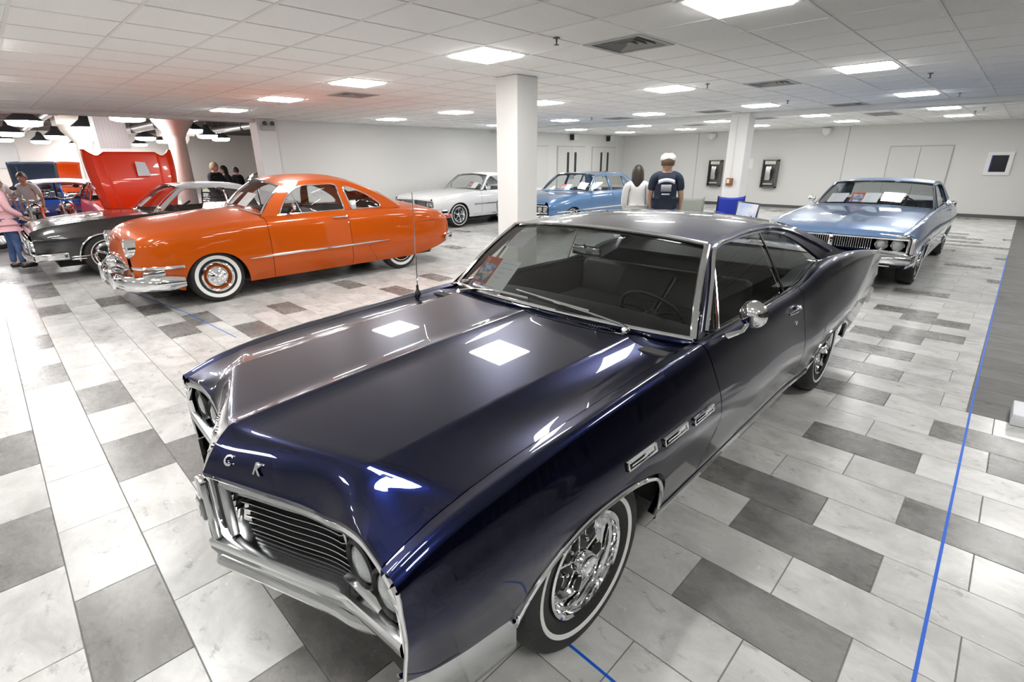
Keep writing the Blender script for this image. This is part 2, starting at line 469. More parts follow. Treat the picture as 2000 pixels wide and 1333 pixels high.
CT.add([(-hh, -hh, .003), (hh, -hh, .003), (hh, hh, .003), (-hh, hh, .003), (-hh + .003, -hh + .003, 0), (hh - .003, -hh + .003, 0), (hh - .003, hh - .003, 0), (-hh + .003, hh - .003, 0)],
       [(7, 6, 5, 4), (0, 4, 5, 1), (1, 5, 6, 2), (2, 6, 7, 3), (3, 7, 4, 0)])
CTM = bpy.data.meshes.new('ceiling_tile'); CTM.from_pydata(CT.v, [], [f[::-1] for f in CT.f]); CTM.materials.append(TILEC); CTM.shade_flat()
bmf = bmesh.new(); bmf.from_mesh(CTM); bmesh.ops.recalc_face_normals(bmf, faces=bmf.faces)
bmf.to_mesh(CTM); bmf.free()
ct = []
for i in range(nx0, nx1):
    for j in range(ny0, ny1):
        if (i, j) in light_cells or (i, j) in vent_cells: continue
        x, y = GX0 + (i + .5) * G, GY0 + (j + .5) * G
        if not (XB < x < XW and YR < y < YL): continue
        dd = Vector((x, y, CEIL - CAM_H)); z = dd.dot(_f); vis = 1
        if z > .3:
            px = 1000 + 977.9 * dd.dot(_r) / z; py = 666.5 + 977.9 * dd.dot(_d) / z
            if -80 < px < 2080 and py > -60: vis = 0
        ct.append((vis, dd.length, x, y))
ct.sort()
ctr = MB()
for n_, (vis, dl, x, y) in enumerate(ct):
    if n_ < 300 and vis == 0:
        o = bpy.data.objects.new('ceiling_tile', CTM); C.objects.link(o); o.location = (x, y, CEIL + .002); o.parent = ceiling
    else:
        ctr.add([(x - hh, y - hh, CEIL + .006), (x - hh, y + hh, CEIL + .006), (x + hh, y + hh, CEIL + .006), (x + hh, y - hh, CEIL + .006)], [(0, 1, 2, 3)])
o = ctr.build('ceiling_tiles_far', TILEC, ceiling, smooth=False, recalc=False); o['kind'] = 'stuff'
FRAMEM = mat('light_frame', (.75, .75, .74), .5)
ROWN = {-8: 'over the far edge of the walkway', -4: 'over the near edge of the walkway', 0: 'above the dark coupe lane', 2: 'beside the dark coupe lane', 4: 'in line before the pillars', 6: 'in line past the pillars', 8: 'before the orange coupe', 10: 'over the orange coupe side', 12: 'above the orange coupe lane', 16: 'above the black coupe lane'}
COLN = {-12: 'at the back wall', -6: 'behind the dark coupe nose', 0: 'level with the dark windshield', 1: 'level with the dark windshield', 6: 'short of the convertible', 7: 'short of the convertible', 12: 'short of the soffit beam', 13: 'short of the soffit beam', 14: 'at the soffit beam', 17: 'just past the soffit beam', 18: 'just past the soffit beam', 19: 'well past the soffit beam', 20: 'halfway to the far wall', 23: 'near the far wall'}
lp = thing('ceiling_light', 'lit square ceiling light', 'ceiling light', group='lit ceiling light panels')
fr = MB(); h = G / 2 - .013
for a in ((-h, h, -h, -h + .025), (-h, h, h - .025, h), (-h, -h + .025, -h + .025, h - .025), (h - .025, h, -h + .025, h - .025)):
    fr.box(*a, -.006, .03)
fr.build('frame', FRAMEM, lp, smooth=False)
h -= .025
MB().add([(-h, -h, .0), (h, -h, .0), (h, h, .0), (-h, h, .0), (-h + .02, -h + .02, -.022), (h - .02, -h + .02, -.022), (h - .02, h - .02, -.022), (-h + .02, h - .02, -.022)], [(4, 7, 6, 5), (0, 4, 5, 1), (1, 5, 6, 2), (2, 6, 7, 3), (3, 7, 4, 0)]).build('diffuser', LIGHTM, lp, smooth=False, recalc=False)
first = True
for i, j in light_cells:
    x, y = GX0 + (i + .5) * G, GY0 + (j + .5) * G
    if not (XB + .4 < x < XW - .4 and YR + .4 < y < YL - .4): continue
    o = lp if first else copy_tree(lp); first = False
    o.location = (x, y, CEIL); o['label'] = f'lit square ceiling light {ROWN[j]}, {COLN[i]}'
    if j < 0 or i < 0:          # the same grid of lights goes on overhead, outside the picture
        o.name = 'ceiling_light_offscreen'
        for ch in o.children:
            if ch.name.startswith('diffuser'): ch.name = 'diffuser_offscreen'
# air vents
VENTM = mat('vent_grey', (.42, .42, .41), .5); VENTD = mat('vent_dark', (.03, .03, .03), .8)
vp = thing('ceiling_vent', 'square grey louvred air vent set into the white ceiling tiles', 'ceiling vent', group='square ceiling air vents')
b = MB(); h = G / 2 - .013
for a in ((-h, h, -h, -h + .05), (-h, h, h - .05, h), (-h, -h + .05, -h + .05, h - .05), (h - .05, h, -h + .05, h - .05)): b.box(*a, -.008, .01)
b.build('frame', VENTM, vp, smooth=False)
MB().box(-h + .04, h - .04, -h + .04, h - .04, .09, .11).build('backing', VENTD, vp, smooth=False)
for k in range(4):
    r0 = .235 - k * .058
    P = []
    for (dr, z) in ((0, .0), (-.03, .045)):
        r = r0 + dr; P.append([(-r, -r, z), (r, -r, z), (r, r, z), (-r, r, z)])
    MB().grid(P, closev=True).build('louver', VENTM, vp, smooth=False, solid=.004)
for n_, (i, j) in enumerate(vent_cells):
    o = vp if n_ == 0 else copy_tree(vp); o['label'] = f'grey louvred ceiling vent {ROWN[j]}, {COLN[i]}'; o.location = (GX0 + (i + .5) * G, GY0 + (j + .5) * G, CEIL)
# sprinklers
sp = thing('sprinkler', 'small dark sprinkler head hanging from the ceiling', 'sprinkler', group='ceiling sprinkler heads')
SPM = mat('sprinkler_metal', (.10, .10, .10), .4, .8)
MB().lathe([(.03, 0), (.03, -.006), (.008, -.01), (.008, -.03)], 10, 'z').build('escutcheon', SPM, sp)
MB().lathe([(.006, -.028), (.006, -.05), (.022, -.052), (.022, -.056), (.002, -.057)], 10, 'z').build('deflector', SPM, sp)
for n_, (x, y) in enumerate([(3.72, 3.1), (7.4, 3.45), (8.6, 1.15), (11.6, 1.1), (10.6, 3.4), (15.5, 1.0), (16.5, 1.2), (11.0, 8.0)]):
    o = sp if n_ == 0 else copy_tree(sp); o.location = (x, y, CEIL); o['label'] = 'small dark ceiling sprinkler ' + ('beside the big vent by the near light', 'between a light and the second vent', 'past the light before the convertible', 'by the last light before the soffit beam', 'beside the vent before the soffit beam', 'first past the soffit beam', 'second past the soffit beam', 'over the blue sedan')[n_]
# blue tape on the floor
TAPE = mat('blue_tape', (.0, .11, .62), .5)
def tape(name, pts, wd, label):
    P = []
    for a, q in enumerate(pts):
        d = Vector(pts[min(a + 1, len(pts) - 1)]) - Vector(pts[max(a - 1, 0)]); nrm = Vector((-d.y, d.x)).normalized() * wd / 2
        P.append([(q[0] - nrm.x, q[1] - nrm.y, .0012), (q[0] + nrm.x, q[1] + nrm.y, .0012)])
    o = MB().grid(P).build(name, TAPE, smooth=False, solid=.001)
    return tag(o, label, 'tape')
tape('floor_tape', [(1.2, -.135), (3, -.118), (5.0, -.10), (8.8, -.085), (13, -.08)], .013, 'long blue tape line along the edge of the dark walkway')
tape('floor_tape', [(1.165, 1.3), (1.165, .8), (1.15, .2)], .012, 'short blue tape strip beside the front wheel of the dark coupe')
tape('floor_tape', [(1.2, 9.0), (1.45, 7.2), (1.55, 5.7)], .010, 'thin blue tape strip under the bumper of the orange coupe')
# ================================================================== car building blocks (car frame: x rearwards from the nose, y across, z up)
def pt3(o): return o
def arch_fn(c, f, r, top, base, pf=2.2, pr=2.2):
    """lower edge of a wheel opening: from c-f to c+r, as high as top"""
    def g(u):
        if u <= c - f or u >= c + r: return None
        t = (c - u) / f if u < c else (u - c) / r
        p = pf if u < c else pr
        return base + (top - base) * (max(0, 1 - t ** p)) ** (1 / p)
    return g
def u_samples(u0, u1, step, arches=()):
    us = set(np.linspace(u0, u1, max(2, int(round((u1 - u0) / step)) + 1)).round(5))
    for c, f, r in arches:
        for k in range(17):
            a = PI / 2 * k / 16
            for x in (c - f * math.sin(a), c + r * math.sin(a)):
                if u0 < x < u1: us.add(round(x, 5))
    us = sorted(us); out = [us[0]]
    for x in us[1:]:
        if x - out[-1] > .0008: out.append(x)
        elif x == us[-1]: out[-1] = x
    return out
class Side:
    """body side: V(u, z) from section rows [(zfun, vfun)...] bottom to top"""
    def __init__(s, rows, bottom, arches=()):
        s.rows = rows; s.bottom = bottom; s.arches = arches      # arches: list of (c,f,r,fn)
    def zlo(s, u):
        for c, f, r, fn in s.arches:
            z = fn(u)
            if z is not None: return max(z, s.bottom(u))
        return s.bottom(u)
    def zhi(s, u): return s.rows[-1][0](u)
    def sec(s, u):
        z = [r[0](u) for r in s.rows]; v = [r[1](u) for r in s.rows]
        for i in range(1, len(z)): z[i] = max(z[i], z[i - 1] + 1e-4)
        return Sp(*zip(z, v))
    def V(s, u, z): return s.sec(u)(z)
    def patch(s, u0, u1, nz=16, step=.035, sgn=1, e0=None, e1=None, top=None, lip=.03, zmax=None, zmin=None):
        """grid of the side between u0 and u1; e0/e1(t) bend the ends; top(u) gives extra points (v,z) going inwards"""
        us = u_samples(u0, u1, step, [(c, f, r) for c, f, r, _ in s.arches]); P = []
        for un in us:
            q = (un - u0) / (u1 - u0); lo = s.zlo(un); hi = s.zhi(un)
            if zmin is not None: lo = max(lo, zmin(un))
            if zmax is not None: hi = min(hi, zmax(un))
            row = []
            for k in range(nz + 1):
                t = k / nz; t = t * (2 - t) * .35 + t * .65
                z = lo + (hi - lo) * t
                u = un + (e0(z) * (1 - q) if e0 else 0) + (e1(z) * q if e1 else 0)
                row.append((u, sgn * s.V(u, z), z))
            if lip:
                a = row[0]; row.insert(0, (a[0], sgn * (abs(a[1]) - lip), a[2] + .004))
            if top:
                for vv, zz in top(un): row.append((un, sgn * vv, zz))
            P.append(row)
        return P
def tire_wheel(root_name, parent, x, y, sgn, R=.355, W=.205, rim=.20, style='rally', ww=(.245, .272), steer=0.0):
    """wheel centre at (x,y,R); sgn is the outward side; parts: tire, whitewall, rim, hub cap"""
    wobj = bpy.data.objects.new(root_name, None); C.objects.link(wobj); wobj.parent = parent
    wobj.location = (x, y, R); wobj.rotation_euler = (0, 0, steer); wobj.empty_display_size = .1
    h = W / 2 * sgn
    prof = [(rim + .004, -h * .75), (rim + .02, -h * .95), (R * .80, -h * 1.06), (R * .93, -h * 1.0), (R - .012, -h * .88), (R - .002, -h * .6), (R, 0), (R - .002, h * .6), (R - .012, h * .88), (R * .93, h * 1.0), (R * .80, h * 1.06), (rim + .02, h * .95), (rim + .004, h * .75)]
    t = MB().lathe(prof, 56, 'y').build('tire', RUBBER, wobj, angle=50)
    # tread grooves as a fine ring of blocks
    if ww:
        a, b = ww
        def off(r): return float(np.interp(r, [rim + .004, rim + .02, R * .80, R * .93], [h * .75, h * .95, h * 1.06, h * 1.0]))
        e = .0025 * sgn
        MB().lathe([(a, off(a) - e), (a + .002, off(a) + e), ((a + b) / 2, off((a + b) / 2) + e), (b - .002, off(b) + e), (b, off(b) - e)], 56, 'y').build('whitewall', WHITEWALL, wobj)
    if style == 'rally':
        MB().lathe([(rim + .006, h * .80), (rim + .008, h * .98), (rim - .002, h * 1.02), (rim - .010, h * .95), (rim - .013, h * .72), (rim - .024, h * .66), (rim - .028, h * .42), (rim - .036, h * .38), (rim - .074, h * .46), (rim - .078, h * .40)], 56, 'y').build('rim', CHROME, wobj, angle=30)
        # dark slotted disc with five thin chrome ribs
        MB().lathe([(rim - .074, h * .40), (.085, h * .34), (.06, h * .50), (.04, h * .52)], 48, 'y').build('wheel_disc', mat('wheel_black', (.010, .010, .011), .35, coat=.4), wobj)
        for k in range(5):
            a = 2 * PI * k / 5 + .35
            MB().rbox(.088, h * .50, 0, .085, .012, .009, .003).xf(Matrix.Rotation(-a, 4, 'Y')).build('spoke', CHROME, wobj)
            aa = a + PI / 5; cc = rim - .078
            MB().prism([(cc + .034 * math.cos(q), .027 * math.sin(q)) for q in lin(0, 2 * PI, 19)[:-1]], (h * .40, h * .49), 'y').xf(Matrix.Rotation(-aa, 4, 'Y')).build('slot', BLACK, wobj)
            MB().tube([(cc + .036 * math.cos(q), h * .485, .029 * math.sin(q)) for q in lin(0, 2 * PI, 21)[:-1]], .0028, 6, close=True).xf(Matrix.Rotation(-aa, 4, 'Y')).build('slot_rim', CHROME, wobj)
            MB().lathe([(.008, h * .40), (.008, h * .58), (.0045, h * .62)], 8, 'y', (.078 * math.cos(aa), 0, .078 * math.sin(aa)), capb=True).build('lug_nut', CHROME, wobj)
        MB().lathe([(.046, h * .42), (.046, h * 1.02), (.041, h * 1.12), (.036, h * 1.13), (.034, h * 1.08), (.001, h * 1.10)], 32, 'y').build('hub_cap', CHROME, wobj, angle=30)
    elif style == 'disc':          # painted wheel with a chrome hub cap and trim ring
        MB().lathe([(rim + .006, h * .8), (rim + .006, h * 1.0), (rim - .008, h * 1.05), (rim - .024, h * .88), (rim - .028, h * .62)], 56, 'y').build('trim_ring', CHROME, wobj, angle=30)
        MB().lathe([(rim - .026, h * .64), (rim - .055, h * .40), (.10, h * .58)], 48, 'y').build('rim', MATS[parent['paint']], wobj)
        MB().lathe([(.132, h * .56), (.132, h * .74), (.118, h * .90), (.085, h * 1.12), (.055, h * 1.22), (.05, h * 1.16), (.02, h * 1.34), (.001, h * 1.40)], 48, 'y').build('hub_cap', CHROME, wobj, angle=25)
    else:                          # chrome mag
        MB().lathe([(rim + .006, h * .8), (rim + .006, h * 1.0), (rim - .010, h * 1.04), (rim - .022, h * .7), (rim - .045, h * .3), (.09, h * .25)], 48, 'y').build('rim', CHROME, wobj, angle=30)
        for k in range(5):
            a = 2 * PI * k / 5 + .2
            MB().rbox((rim - .04 + .03) / 2, h * .55, 0, rim - .05, .02, .042, .008).xf(Matrix.Rotation(-a, 4, 'Y')).build('spoke', CHROME_D, wobj)
        MB().lathe([(rim - .04, h * .28), (.05, h * .30)], 40, 'y').build('wheel_disc', BLACK, wobj)
        MB().lathe([(.045, h * .3), (.045, h * .85), (.035, h * .95), (.001, h * .98)], 24, 'y').build('hub_cap', CHROME, wobj)
    return wobj
def headlamp(parent, x, y, z, r=.073, tilt=0.0, ring=CHROME):
    """round sealed lamp facing -x"""
    o = MB().lathe([(r * .02, -.02), (r * .5, -.016), (r * .85, -.006), (r, .004)], 28, 'x', (x, y, z)).build('headlamp', LENS, parent)
    MB().lathe([(r, -.002), (r + .006, -.014), (r + .014, -.008), (r + .016, .03)], 28, 'x', (x, y, z)).build('lamp_ring', ring, o)
    return o
class Green:
    """greenhouse: surface leaning in above the belt"""
    def __init__(s, belt_z, belt_v, tumble): s.bz, s.bv, s.t = belt_z, belt_v, tumble
    def V(s, u, z):
        d = max(z - s.bz(u), -.05); return s.bv(u) - d * s.t - .12 * d * d
    def pts(s, curve, sgn=1, out=0.0): return [(u, sgn * (s.V(u, z) + out), z) for u, z in curve]
def resample(c, n):
    c = [np.array(p, float) for p in c]; d = [0]
    for a, b in zip(c, c[1:]): d.append(d[-1] + float(np.linalg.norm(b - a)))
    T = np.linspace(0, d[-1], n); A = np.array(c)
    return [tuple(float(np.interp(t, d, A[:, k])) for k in range(A.shape[1])) for t in T]
def strip_between(a, b, m=3):
    """grid between two curves of the same length"""
    return [[tuple(np.array(p) + (np.array(q) - np.array(p)) * k / m) for k in range(m + 1)] for p, q in zip(a, b)]
def cowl_curve(f, n=41): return [f(t) for t in lin(-1, 1, n)]
def steering_wheel(parent, x, y, z, r=.2, tilt=.45, m=None):
    m = m or BLACKTRIM
    o = MB().tube([(0, r * math.cos(a), r * math.sin(a)) for a in lin(0, 2 * PI, 41)[:-1]], .011, 8, close=True)
    o.xf(Matrix.Translation((x, y, z)) @ Matrix.Rotation(tilt, 4, 'Y'))
    w_ = o.build('steering_wheel', m, parent)
    b = MB()
    for a in (PI / 2 + 1.3, PI / 2 - 1.3, -PI / 2): b.tube([(0, 0, 0), (-.02, r * .5 * math.cos(a), r * .5 * math.sin(a)), (0, r * math.cos(a), r * math.sin(a))], .008, 6)
    b.lathe([(.001, .03), (.04, .02), (.045, 0), (.02, -.03), (.018, -.3)], 14, 'x')
    b.xf(Matrix.Translation((x, y, z)) @ Matrix.Rotation(tilt, 4, 'Y') @ Matrix.Scale(-1, 4, (1, 0, 0)))
    b.build('steering_spokes', m, w_)
    return w_
def bench(parent, x, half, z, name='bench_seat', m=None, back_h=.5):
    m = m or INTERIOR
    o = MB().rbox(x + .24, 0, z - .07, .52, half * 2, .16, .05).build(name, m, parent, angle=60)
    mt = Matrix.Translation((x + .50, 0, z)) @ Matrix.Rotation(.2, 4, 'Y')
    b = MB(); b.rbox(0, 0, back_h / 2 - .02, .13, half * 2, back_h, .05); b.xf(mt); b.build('seat_back', m, o, angle=60)
    return o
# ================================================================== the dark blue coupe in front
NAVY = mat('navy_metallic_paint', (.0008, .0036, .036), .30, 1.0, coat=1.0, coat_rough=.015)
def build_main():
    root = thing('hardtop_coupe', 'glossy dark navy blue two-door hardtop with chrome trim and whitewall tyres', 'car', (.295, 1.76, 0))
    P_ = NAVY
    fc, rc = .945, 4.065
    zsh = Sp((.15, .822), (.22, .852), (.34, .888), (.585, .926), (1.13, .962), (1.57, .982), (1.8, .988), (2.5, .985), (3.0, .985), (3.3, 1.005), (3.65, 1.065), (3.95, 1.085), (4.4, 1.068), (5.0, 1.01), (5.6, .93))
    vsh = Sp((.15, .89), (.3, .895), (.6, .90), (1.2, .90), (1.9, .895), (2.6, .89), (3.2, .885), (3.8, .895), (4.4, .915), (5.0, .92), (5.6, .90))
    vpk = Sp((.15, .925), (.25, .955), (.4, .975), (.7, .99), (1.2, 1.0), (2.2, .992), (3.1, .978), (3.7, .995), (4.3, 1.005), (5.0, .985), (5.6, .94))
    zpk = Sp((.15, .66), (.6, .67), (1.5, .68), (2.4, .62), (3.2, .60), (4.1, .66), (5.6, .70))
    bot = Sp((.15, .49), (.3, .475), (.5, .455), (.53, .44), (.56, .30), (3.4, .30), (4.3, .30), (4.6, .33), (5.6, .46))
    rows = [(lambda u: .2, lambda u: vpk(u) - .105), (lambda u: .33, lambda u: vpk(u) - .062), (lambda u: zpk(u) - .10, lambda u: vpk(u) - .014),
            (lambda u: zpk(u) - .03, lambda u: vpk(u) - .001), (zpk, vpk), (lambda u: zpk(u) + .05, lambda u: vpk(u) - .005),
            (lambda u: zpk(u) * .45 + zsh(u) * .55, lambda u: vpk(u) * .53 + vsh(u) * .47 + .008), (lambda u: zsh(u) - .04, lambda u: vsh(u) + .028),
            (lambda u: zsh(u) - .014, lambda u: vsh(u) + .016), (lambda u: zsh(u) - .004, lambda u: vsh(u) + .008), (zsh, vsh)]
    fa = arch_fn(fc, .42, .48, .665, .28, 2.3, 2.5)
    ra = arch_fn(rc, .44, .50, .56, .28, 2.4, 2.2)
    side = Side(rows, bot, [(fc, .42, .48, fa), (rc, .44, .50, ra)])
    seam_v = .842
    def ftop(u):
        h = zsh(u); v0 = vsh(u); sv = min(seam_v, v0 - .02)
        return [(v0 - .006, h + .001), (v0 - .018, h + .001), ((v0 + sv) / 2, h - .002), (sv, h - .006), (sv - .002, h - .03)]
    uD0, uD1 = 1.80, 3.22
    bend = lambda z: .07 * math.sin(max(0, min(1, (z - .3) / .68)) * PI)
    bend1 = lambda z: .05 * (1 - max(0, min(1, (z - .3) / .68))) - .02
    belt_v = lambda u: vsh(u)
    def dtop(u):
        h = zsh(u); v0 = vsh(u); return [(v0 - .012, h + .001), (v0 - .045, h - .002), (v0 - .05, h - .03)]
    def qtop(u):
        h = zsh(u); v0 = vsh(u); return [(v0 - .012, h + .001), (v0 - .05, h - .004), (v0 - .10, h - .02), (v0 - .17, h - .03)]
    for sg in (-1, 1):
        MB().grid(side.patch(.166, uD0 - .004, 18, .03, sg, e1=bend, top=ftop)).build('fender', P_, root, angle=38)
        MB().grid(side.patch(uD0 + .004, uD1 - .004, 18, .04, sg, e0=bend, e1=bend1, top=dtop)).build('door', P_, root, angle=38)
        MB().grid(side.patch(uD1 + .004, 5.6, 18, .035, sg, e0=bend1, top=qtop)).build('quarter_panel', P_, root, angle=38)
        # chrome on the openings and along the sill
        for c, f, r, fn in side.arches:
            pts = []
            for k in range(49):
                a = PI * k / 48; u = c - f * math.cos(a) * .9995 if a < PI / 2 else c - r * math.cos(a) * .9995
                z = max(fn(u) or .29, side.bottom(u)); pts.append((u, sg * (side.V(u, z) + .003), z))
            pts = [p for p in pts if p[2] > .302 or p[0] > c - .3]
            MB().tube(pts, .009, 8, ry=.009).build('wheel_opening_trim', CHROME, root)
        b = MB()
        us = lin(fc + .48, rc - .44, 40)
        b.grid([[(u, sg * (side.V(u, .30) - .004), .275), (u, sg * (side.V(u, .30) + .010), .285), (u, sg * (side.V(u, .31) + .012), .312), (u, sg * (side.V(u, .32) + .004), .322), (u, sg * (side.V(u, .32) - .008), .318)] for u in us])
        b.build('sill_trim', CHROME, root)
        for k, u0 in enumerate((1.06, 1.315, 1.57)):
            z0 = .752 - .012 * k
            vt = MB(); n_ = 9
            def bar(za, zb, out, ua=u0, ub=u0 + .195):
                vt.grid([[(u, sg * (side.V(u, zz) + oo), zz) for zz, oo in ((za - .001, -.002), (za, out), (zb, out), (zb + .001, -.002))] for u in lin(ua, ub, n_)])
            bar(z0 - .016, z0 - .010, .009); bar(z0 + .010, z0 + .016, .009); bar(z0 - .003, z0 + .003, .010, u0 + .02, u0 + .12)
            bar(z0 - .012, z0 + .012, .004, u0 + .12, u0 + .195); bar(z0 - .016, z0 + .016, .009, u0, u0 + .008); bar(z0 - .016, z0 + .016, .009, u0 + .187, u0 + .195)
            v_ = vt.build('fender_vent', CHROME, root, smooth=False)
            MB().grid([[(u, sg * (side.V(u, zz) + .0015), zz) for zz in (z0 - .012, z0 + .012)] for u in lin(u0, u0 + .195, n_)]).build('vent_inset', BLACKTRIM, v_)
        # door handle and lock
        hu, hz = 2.98, .895
        V = lambda u, z, o_=0: (u, sg * (side.V(u, z) + o_), z)
        hd = MB().tube([V(hu - .09, hz, .012), V(hu - .06, hz + .004, .022), V(hu, hz + .008, .03), V(hu + .07, hz + .008, .028), V(hu + .10, hz + .004, .012)], [.006, .009, .011, .011, .008], 8).build('door_handle', CHROME, root)
        MB().sphere(V(hu + .075, hz + .008, .016), .022, 12, 8, (1.2, .8, .9)).build('button', CHROME, hd)
        MB().lathe([(.013, .0), (.013, sg * .012), (.001, sg * .014)], 14, 'y', V(hu + .06, hz - .085, -.004)).build('door_lock', CHROME, root)
    # ---- hood
    z0 = Sp((.0, .90), (.105, .918), (.485, .95), (1.355, 1.0), (1.9, 1.02))
    lip_u = Ln((0, .0), (.2, .085), (.48, .19), (.55, .20), (.8, .178), (.9, .165))
    lip_u = Sp((0, .0), (.25, .10), (.48, .185), (.60, .197), (.8, .18), (.9, .165))
    lip_z = Sp((0, .80), (.30, .795), (.47, .788), (.60, .815), (.73, .838), (.86, .828), (.9, .82))
    bend_u = Sp((0, .105), (.3, .205), (.55, .30), (.75, .40), (.9, .46))
    def top_z(u, v):
        a = abs(v); c = z0(u); e = zsh(u) - .006
        zc = c - .010 * (a / .55)                            # gentle fall from the centre crease
        k = .018 + .047 * min(1, u / 1.2)
        if a > .55 + .04 * u:
            q = min(1, (a - .55 - .04 * u) / (seam_v - .55 - .04 * u)); dip = c - .010 - k
            zc = (c - .010 - .0) * (1 - q) ** 2 + 2 * q * (1 - q) * dip + q * q * e
        else: zc += .012 * max(0, 1 - a / .10) ** 2
        return zc
    rear_u = lambda v: 1.58 + .10 * (abs(v) / .86) ** 2
    vs = sorted(set([round(x, 4) for x in lin(-seam_v + .004, seam_v - .004, 69)] + [0.0] + [s_ * x for s_ in (-1, 1) for x in (.01, .025, .05, .55, .565, .58, .60, .62)]))
    Pg = []
    for v in vs:
        a = abs(v); lu, lz = lip_u(a), lip_z(a); bu = bend_u(a); bz = top_z(bu, v); ru = rear_u(v); col = []
        col += [(lu + .035, v, lz - .045), (lu + .006, v, lz - .034), (lu - .002, v, lz - .022), (lu - .003, v, lz - .008), (lu + .003, v, lz)]
        r_ = .13
        sm = max(0, min(1, (a - .56) / .26)); sm = sm * sm * (3 - 2 * sm)
        for t in lin(.04, 1 - r_, 7):
            uu = lu + .003 + (bu - lu) * t; zz = lz + (bz - lz) * (t ** .93) + .012 * math.sin(PI * t)
            col.append((uu, v, zz * (1 - sm) + (zsh(uu) - .006) * sm))
        p0 = np.array(col[-1]); nb = bu + .05; p1 = np.array((bu + .002, v, bz + .004)); p2 = np.array((nb, v, top_z(nb, v)))
        for t in (.25, .5, .75, 1): q = (1 - t) ** 2 * p0 + 2 * t * (1 - t) * p1 + t * t * p2; col.append(tuple(q))
        for t in lin(0, 1, 22)[1:]:
            u = nb + (ru - nb) * t; col.append((u, v, top_z(u, v)))
        col.append((ru + .003, v, top_z(ru, v) - .02))
        Pg.append(col)
    hood = MB().grid(Pg).build('hood', P_, root, angle=28)
    # lettering across the hood lip
    for ch, v in (('B', .27), ('U', .155), ('I', .045), ('C', -.085), ('K', -.21)):
        a = abs(v); lu, lz = lip_u(a), lip_z(a); bu = bend_u(a); bz = top_z(bu, v); t = .27
        p = Vector((lu + (bu - lu) * t, v, lz + (bz - lz) * (t ** .93) + .012 * math.sin(PI * t) + .002))
        d1 = Vector((bu - lu, 0, bz - lz)).normalized()
        tx = Vector((lip_u(a + .02) - lip_u(max(a - .02, 0)), math.copysign(.04, v) if a > .03 else .04, lip_z(a + .02) - lip_z(max(a - .02, 0)))).normalized()
        if tx.y > 0: tx = -tx
        nz = tx.cross(d1).normalized(); dy = nz.cross(tx).normalized()
        mt = Matrix.Identity(4)
        for r_ in range(3): mt[r_][0] = tx[r_]; mt[r_][1] = dy[r_]; mt[r_][2] = nz[r_]; mt[r_][3] = p[r_]
        text_mesh(ch, .052, .003, CHROME, 'letter', hood, mt, bold=True)
    # ---- cowl with louvres
    zb = lambda v: .985 + .028 * (1 - (v / .86) ** 2)
    ws_u = lambda v: 1.83 - .145 * (1 - (abs(v) / .84) ** 2.2)     # base of the windscreen
    Pc = []
    for v in lin(-.838, .838, 61):
        a = min(abs(v), .86); ru = rear_u(a) + .006; zz = top_z(ru, a); wu = 1.83 - .145 * (1 - min(1, (abs(v) / .84)) ** 2.2) + .03
        edge = abs(v) > .862
        Pc.append([(ru + (wu - ru) * t, v, (zz if not edge else zsh(ru) - .003) * (1 - t) + (zb(a) - .002) * t - .012 * math.sin(PI * t)) for t in lin(0, 1, 7)])
    cowl = MB().grid(Pc).build('cowl', P_, root)
    lv = MB()
    for v in lin(-.50, .62, 74):
        ru = rear_u(v) + .02; wu = ws_u(v) - .025; um = ru + .055
        def cz(u):
            r0 = rear_u(v) + .006; t = (u - r0) / (ws_u(v) + .03 - r0); return top_z(r0, v) * (1 - t) + (zb(v) - .002) * t - .012 * math.sin(PI * t)
        lv.grid([[(u, v - .004, cz(u) + .001), (u, v - .001, cz(u) + h_), (u, v + .004, cz(u) + .001)] for u, h_ in ((ru, .001), (ru + .012, .008), (um, .009), (um + .015, .001))])
    o = lv.build('cowl_louvers', NAVY, cowl, smooth=False); o['kind'] = 'stuff'
    dk = MB().grid([[(rear_u(v) + .018 + .06 * t, v, (lambda u: top_z(rear_u(v) + .006, v) * (1 - (u - rear_u(v) - .006) / (ws_u(v) + .024 - rear_u(v))) + (zb(v) - .002) * (u - rear_u(v) - .006) / (ws_u(v) + .024 - rear_u(v)) - .012 * math.sin(PI * (u - rear_u(v) - .006) / (ws_u(v) + .024 - rear_u(v))))(rear_u(v) + .018 + .06 * t) + .0012) for t in (0, .5, 1)] for v in lin(-.51, .63, 50)]).build('cowl_intake', BLACK, cowl)
    # ---- greenhouse
    gr = Green(lambda u: min(zsh(u), 1.0), lambda u: vsh(u) - .025, .46)
    # windscreen frame corners
    A0, A1 = (1.80, .992), (2.24, 1.362)
    rail = catmull([(2.24, 1.362), (2.5, 1.385), (2.85, 1.392), (3.2, 1.378), (3.55, 1.325), (3.85, 1.24), (4.15, 1.14), (4.38, 1.065)], 8)
    outer = [A0] + catmull([A0, (2.02, 1.18), A1], 6)[1:-1] + rail
    inner_top = catmull([(1.90, 1.005), (2.10, 1.175), (2.30, 1.322), (2.52, 1.345), (2.85, 1.350), (3.15, 1.332), (3.4, 1.275), (3.6, 1.195), (3.78, 1.105), (3.83, 1.078)], 6)
    n = 64; O = resample(outer, n); I = resample(inner_top, n)
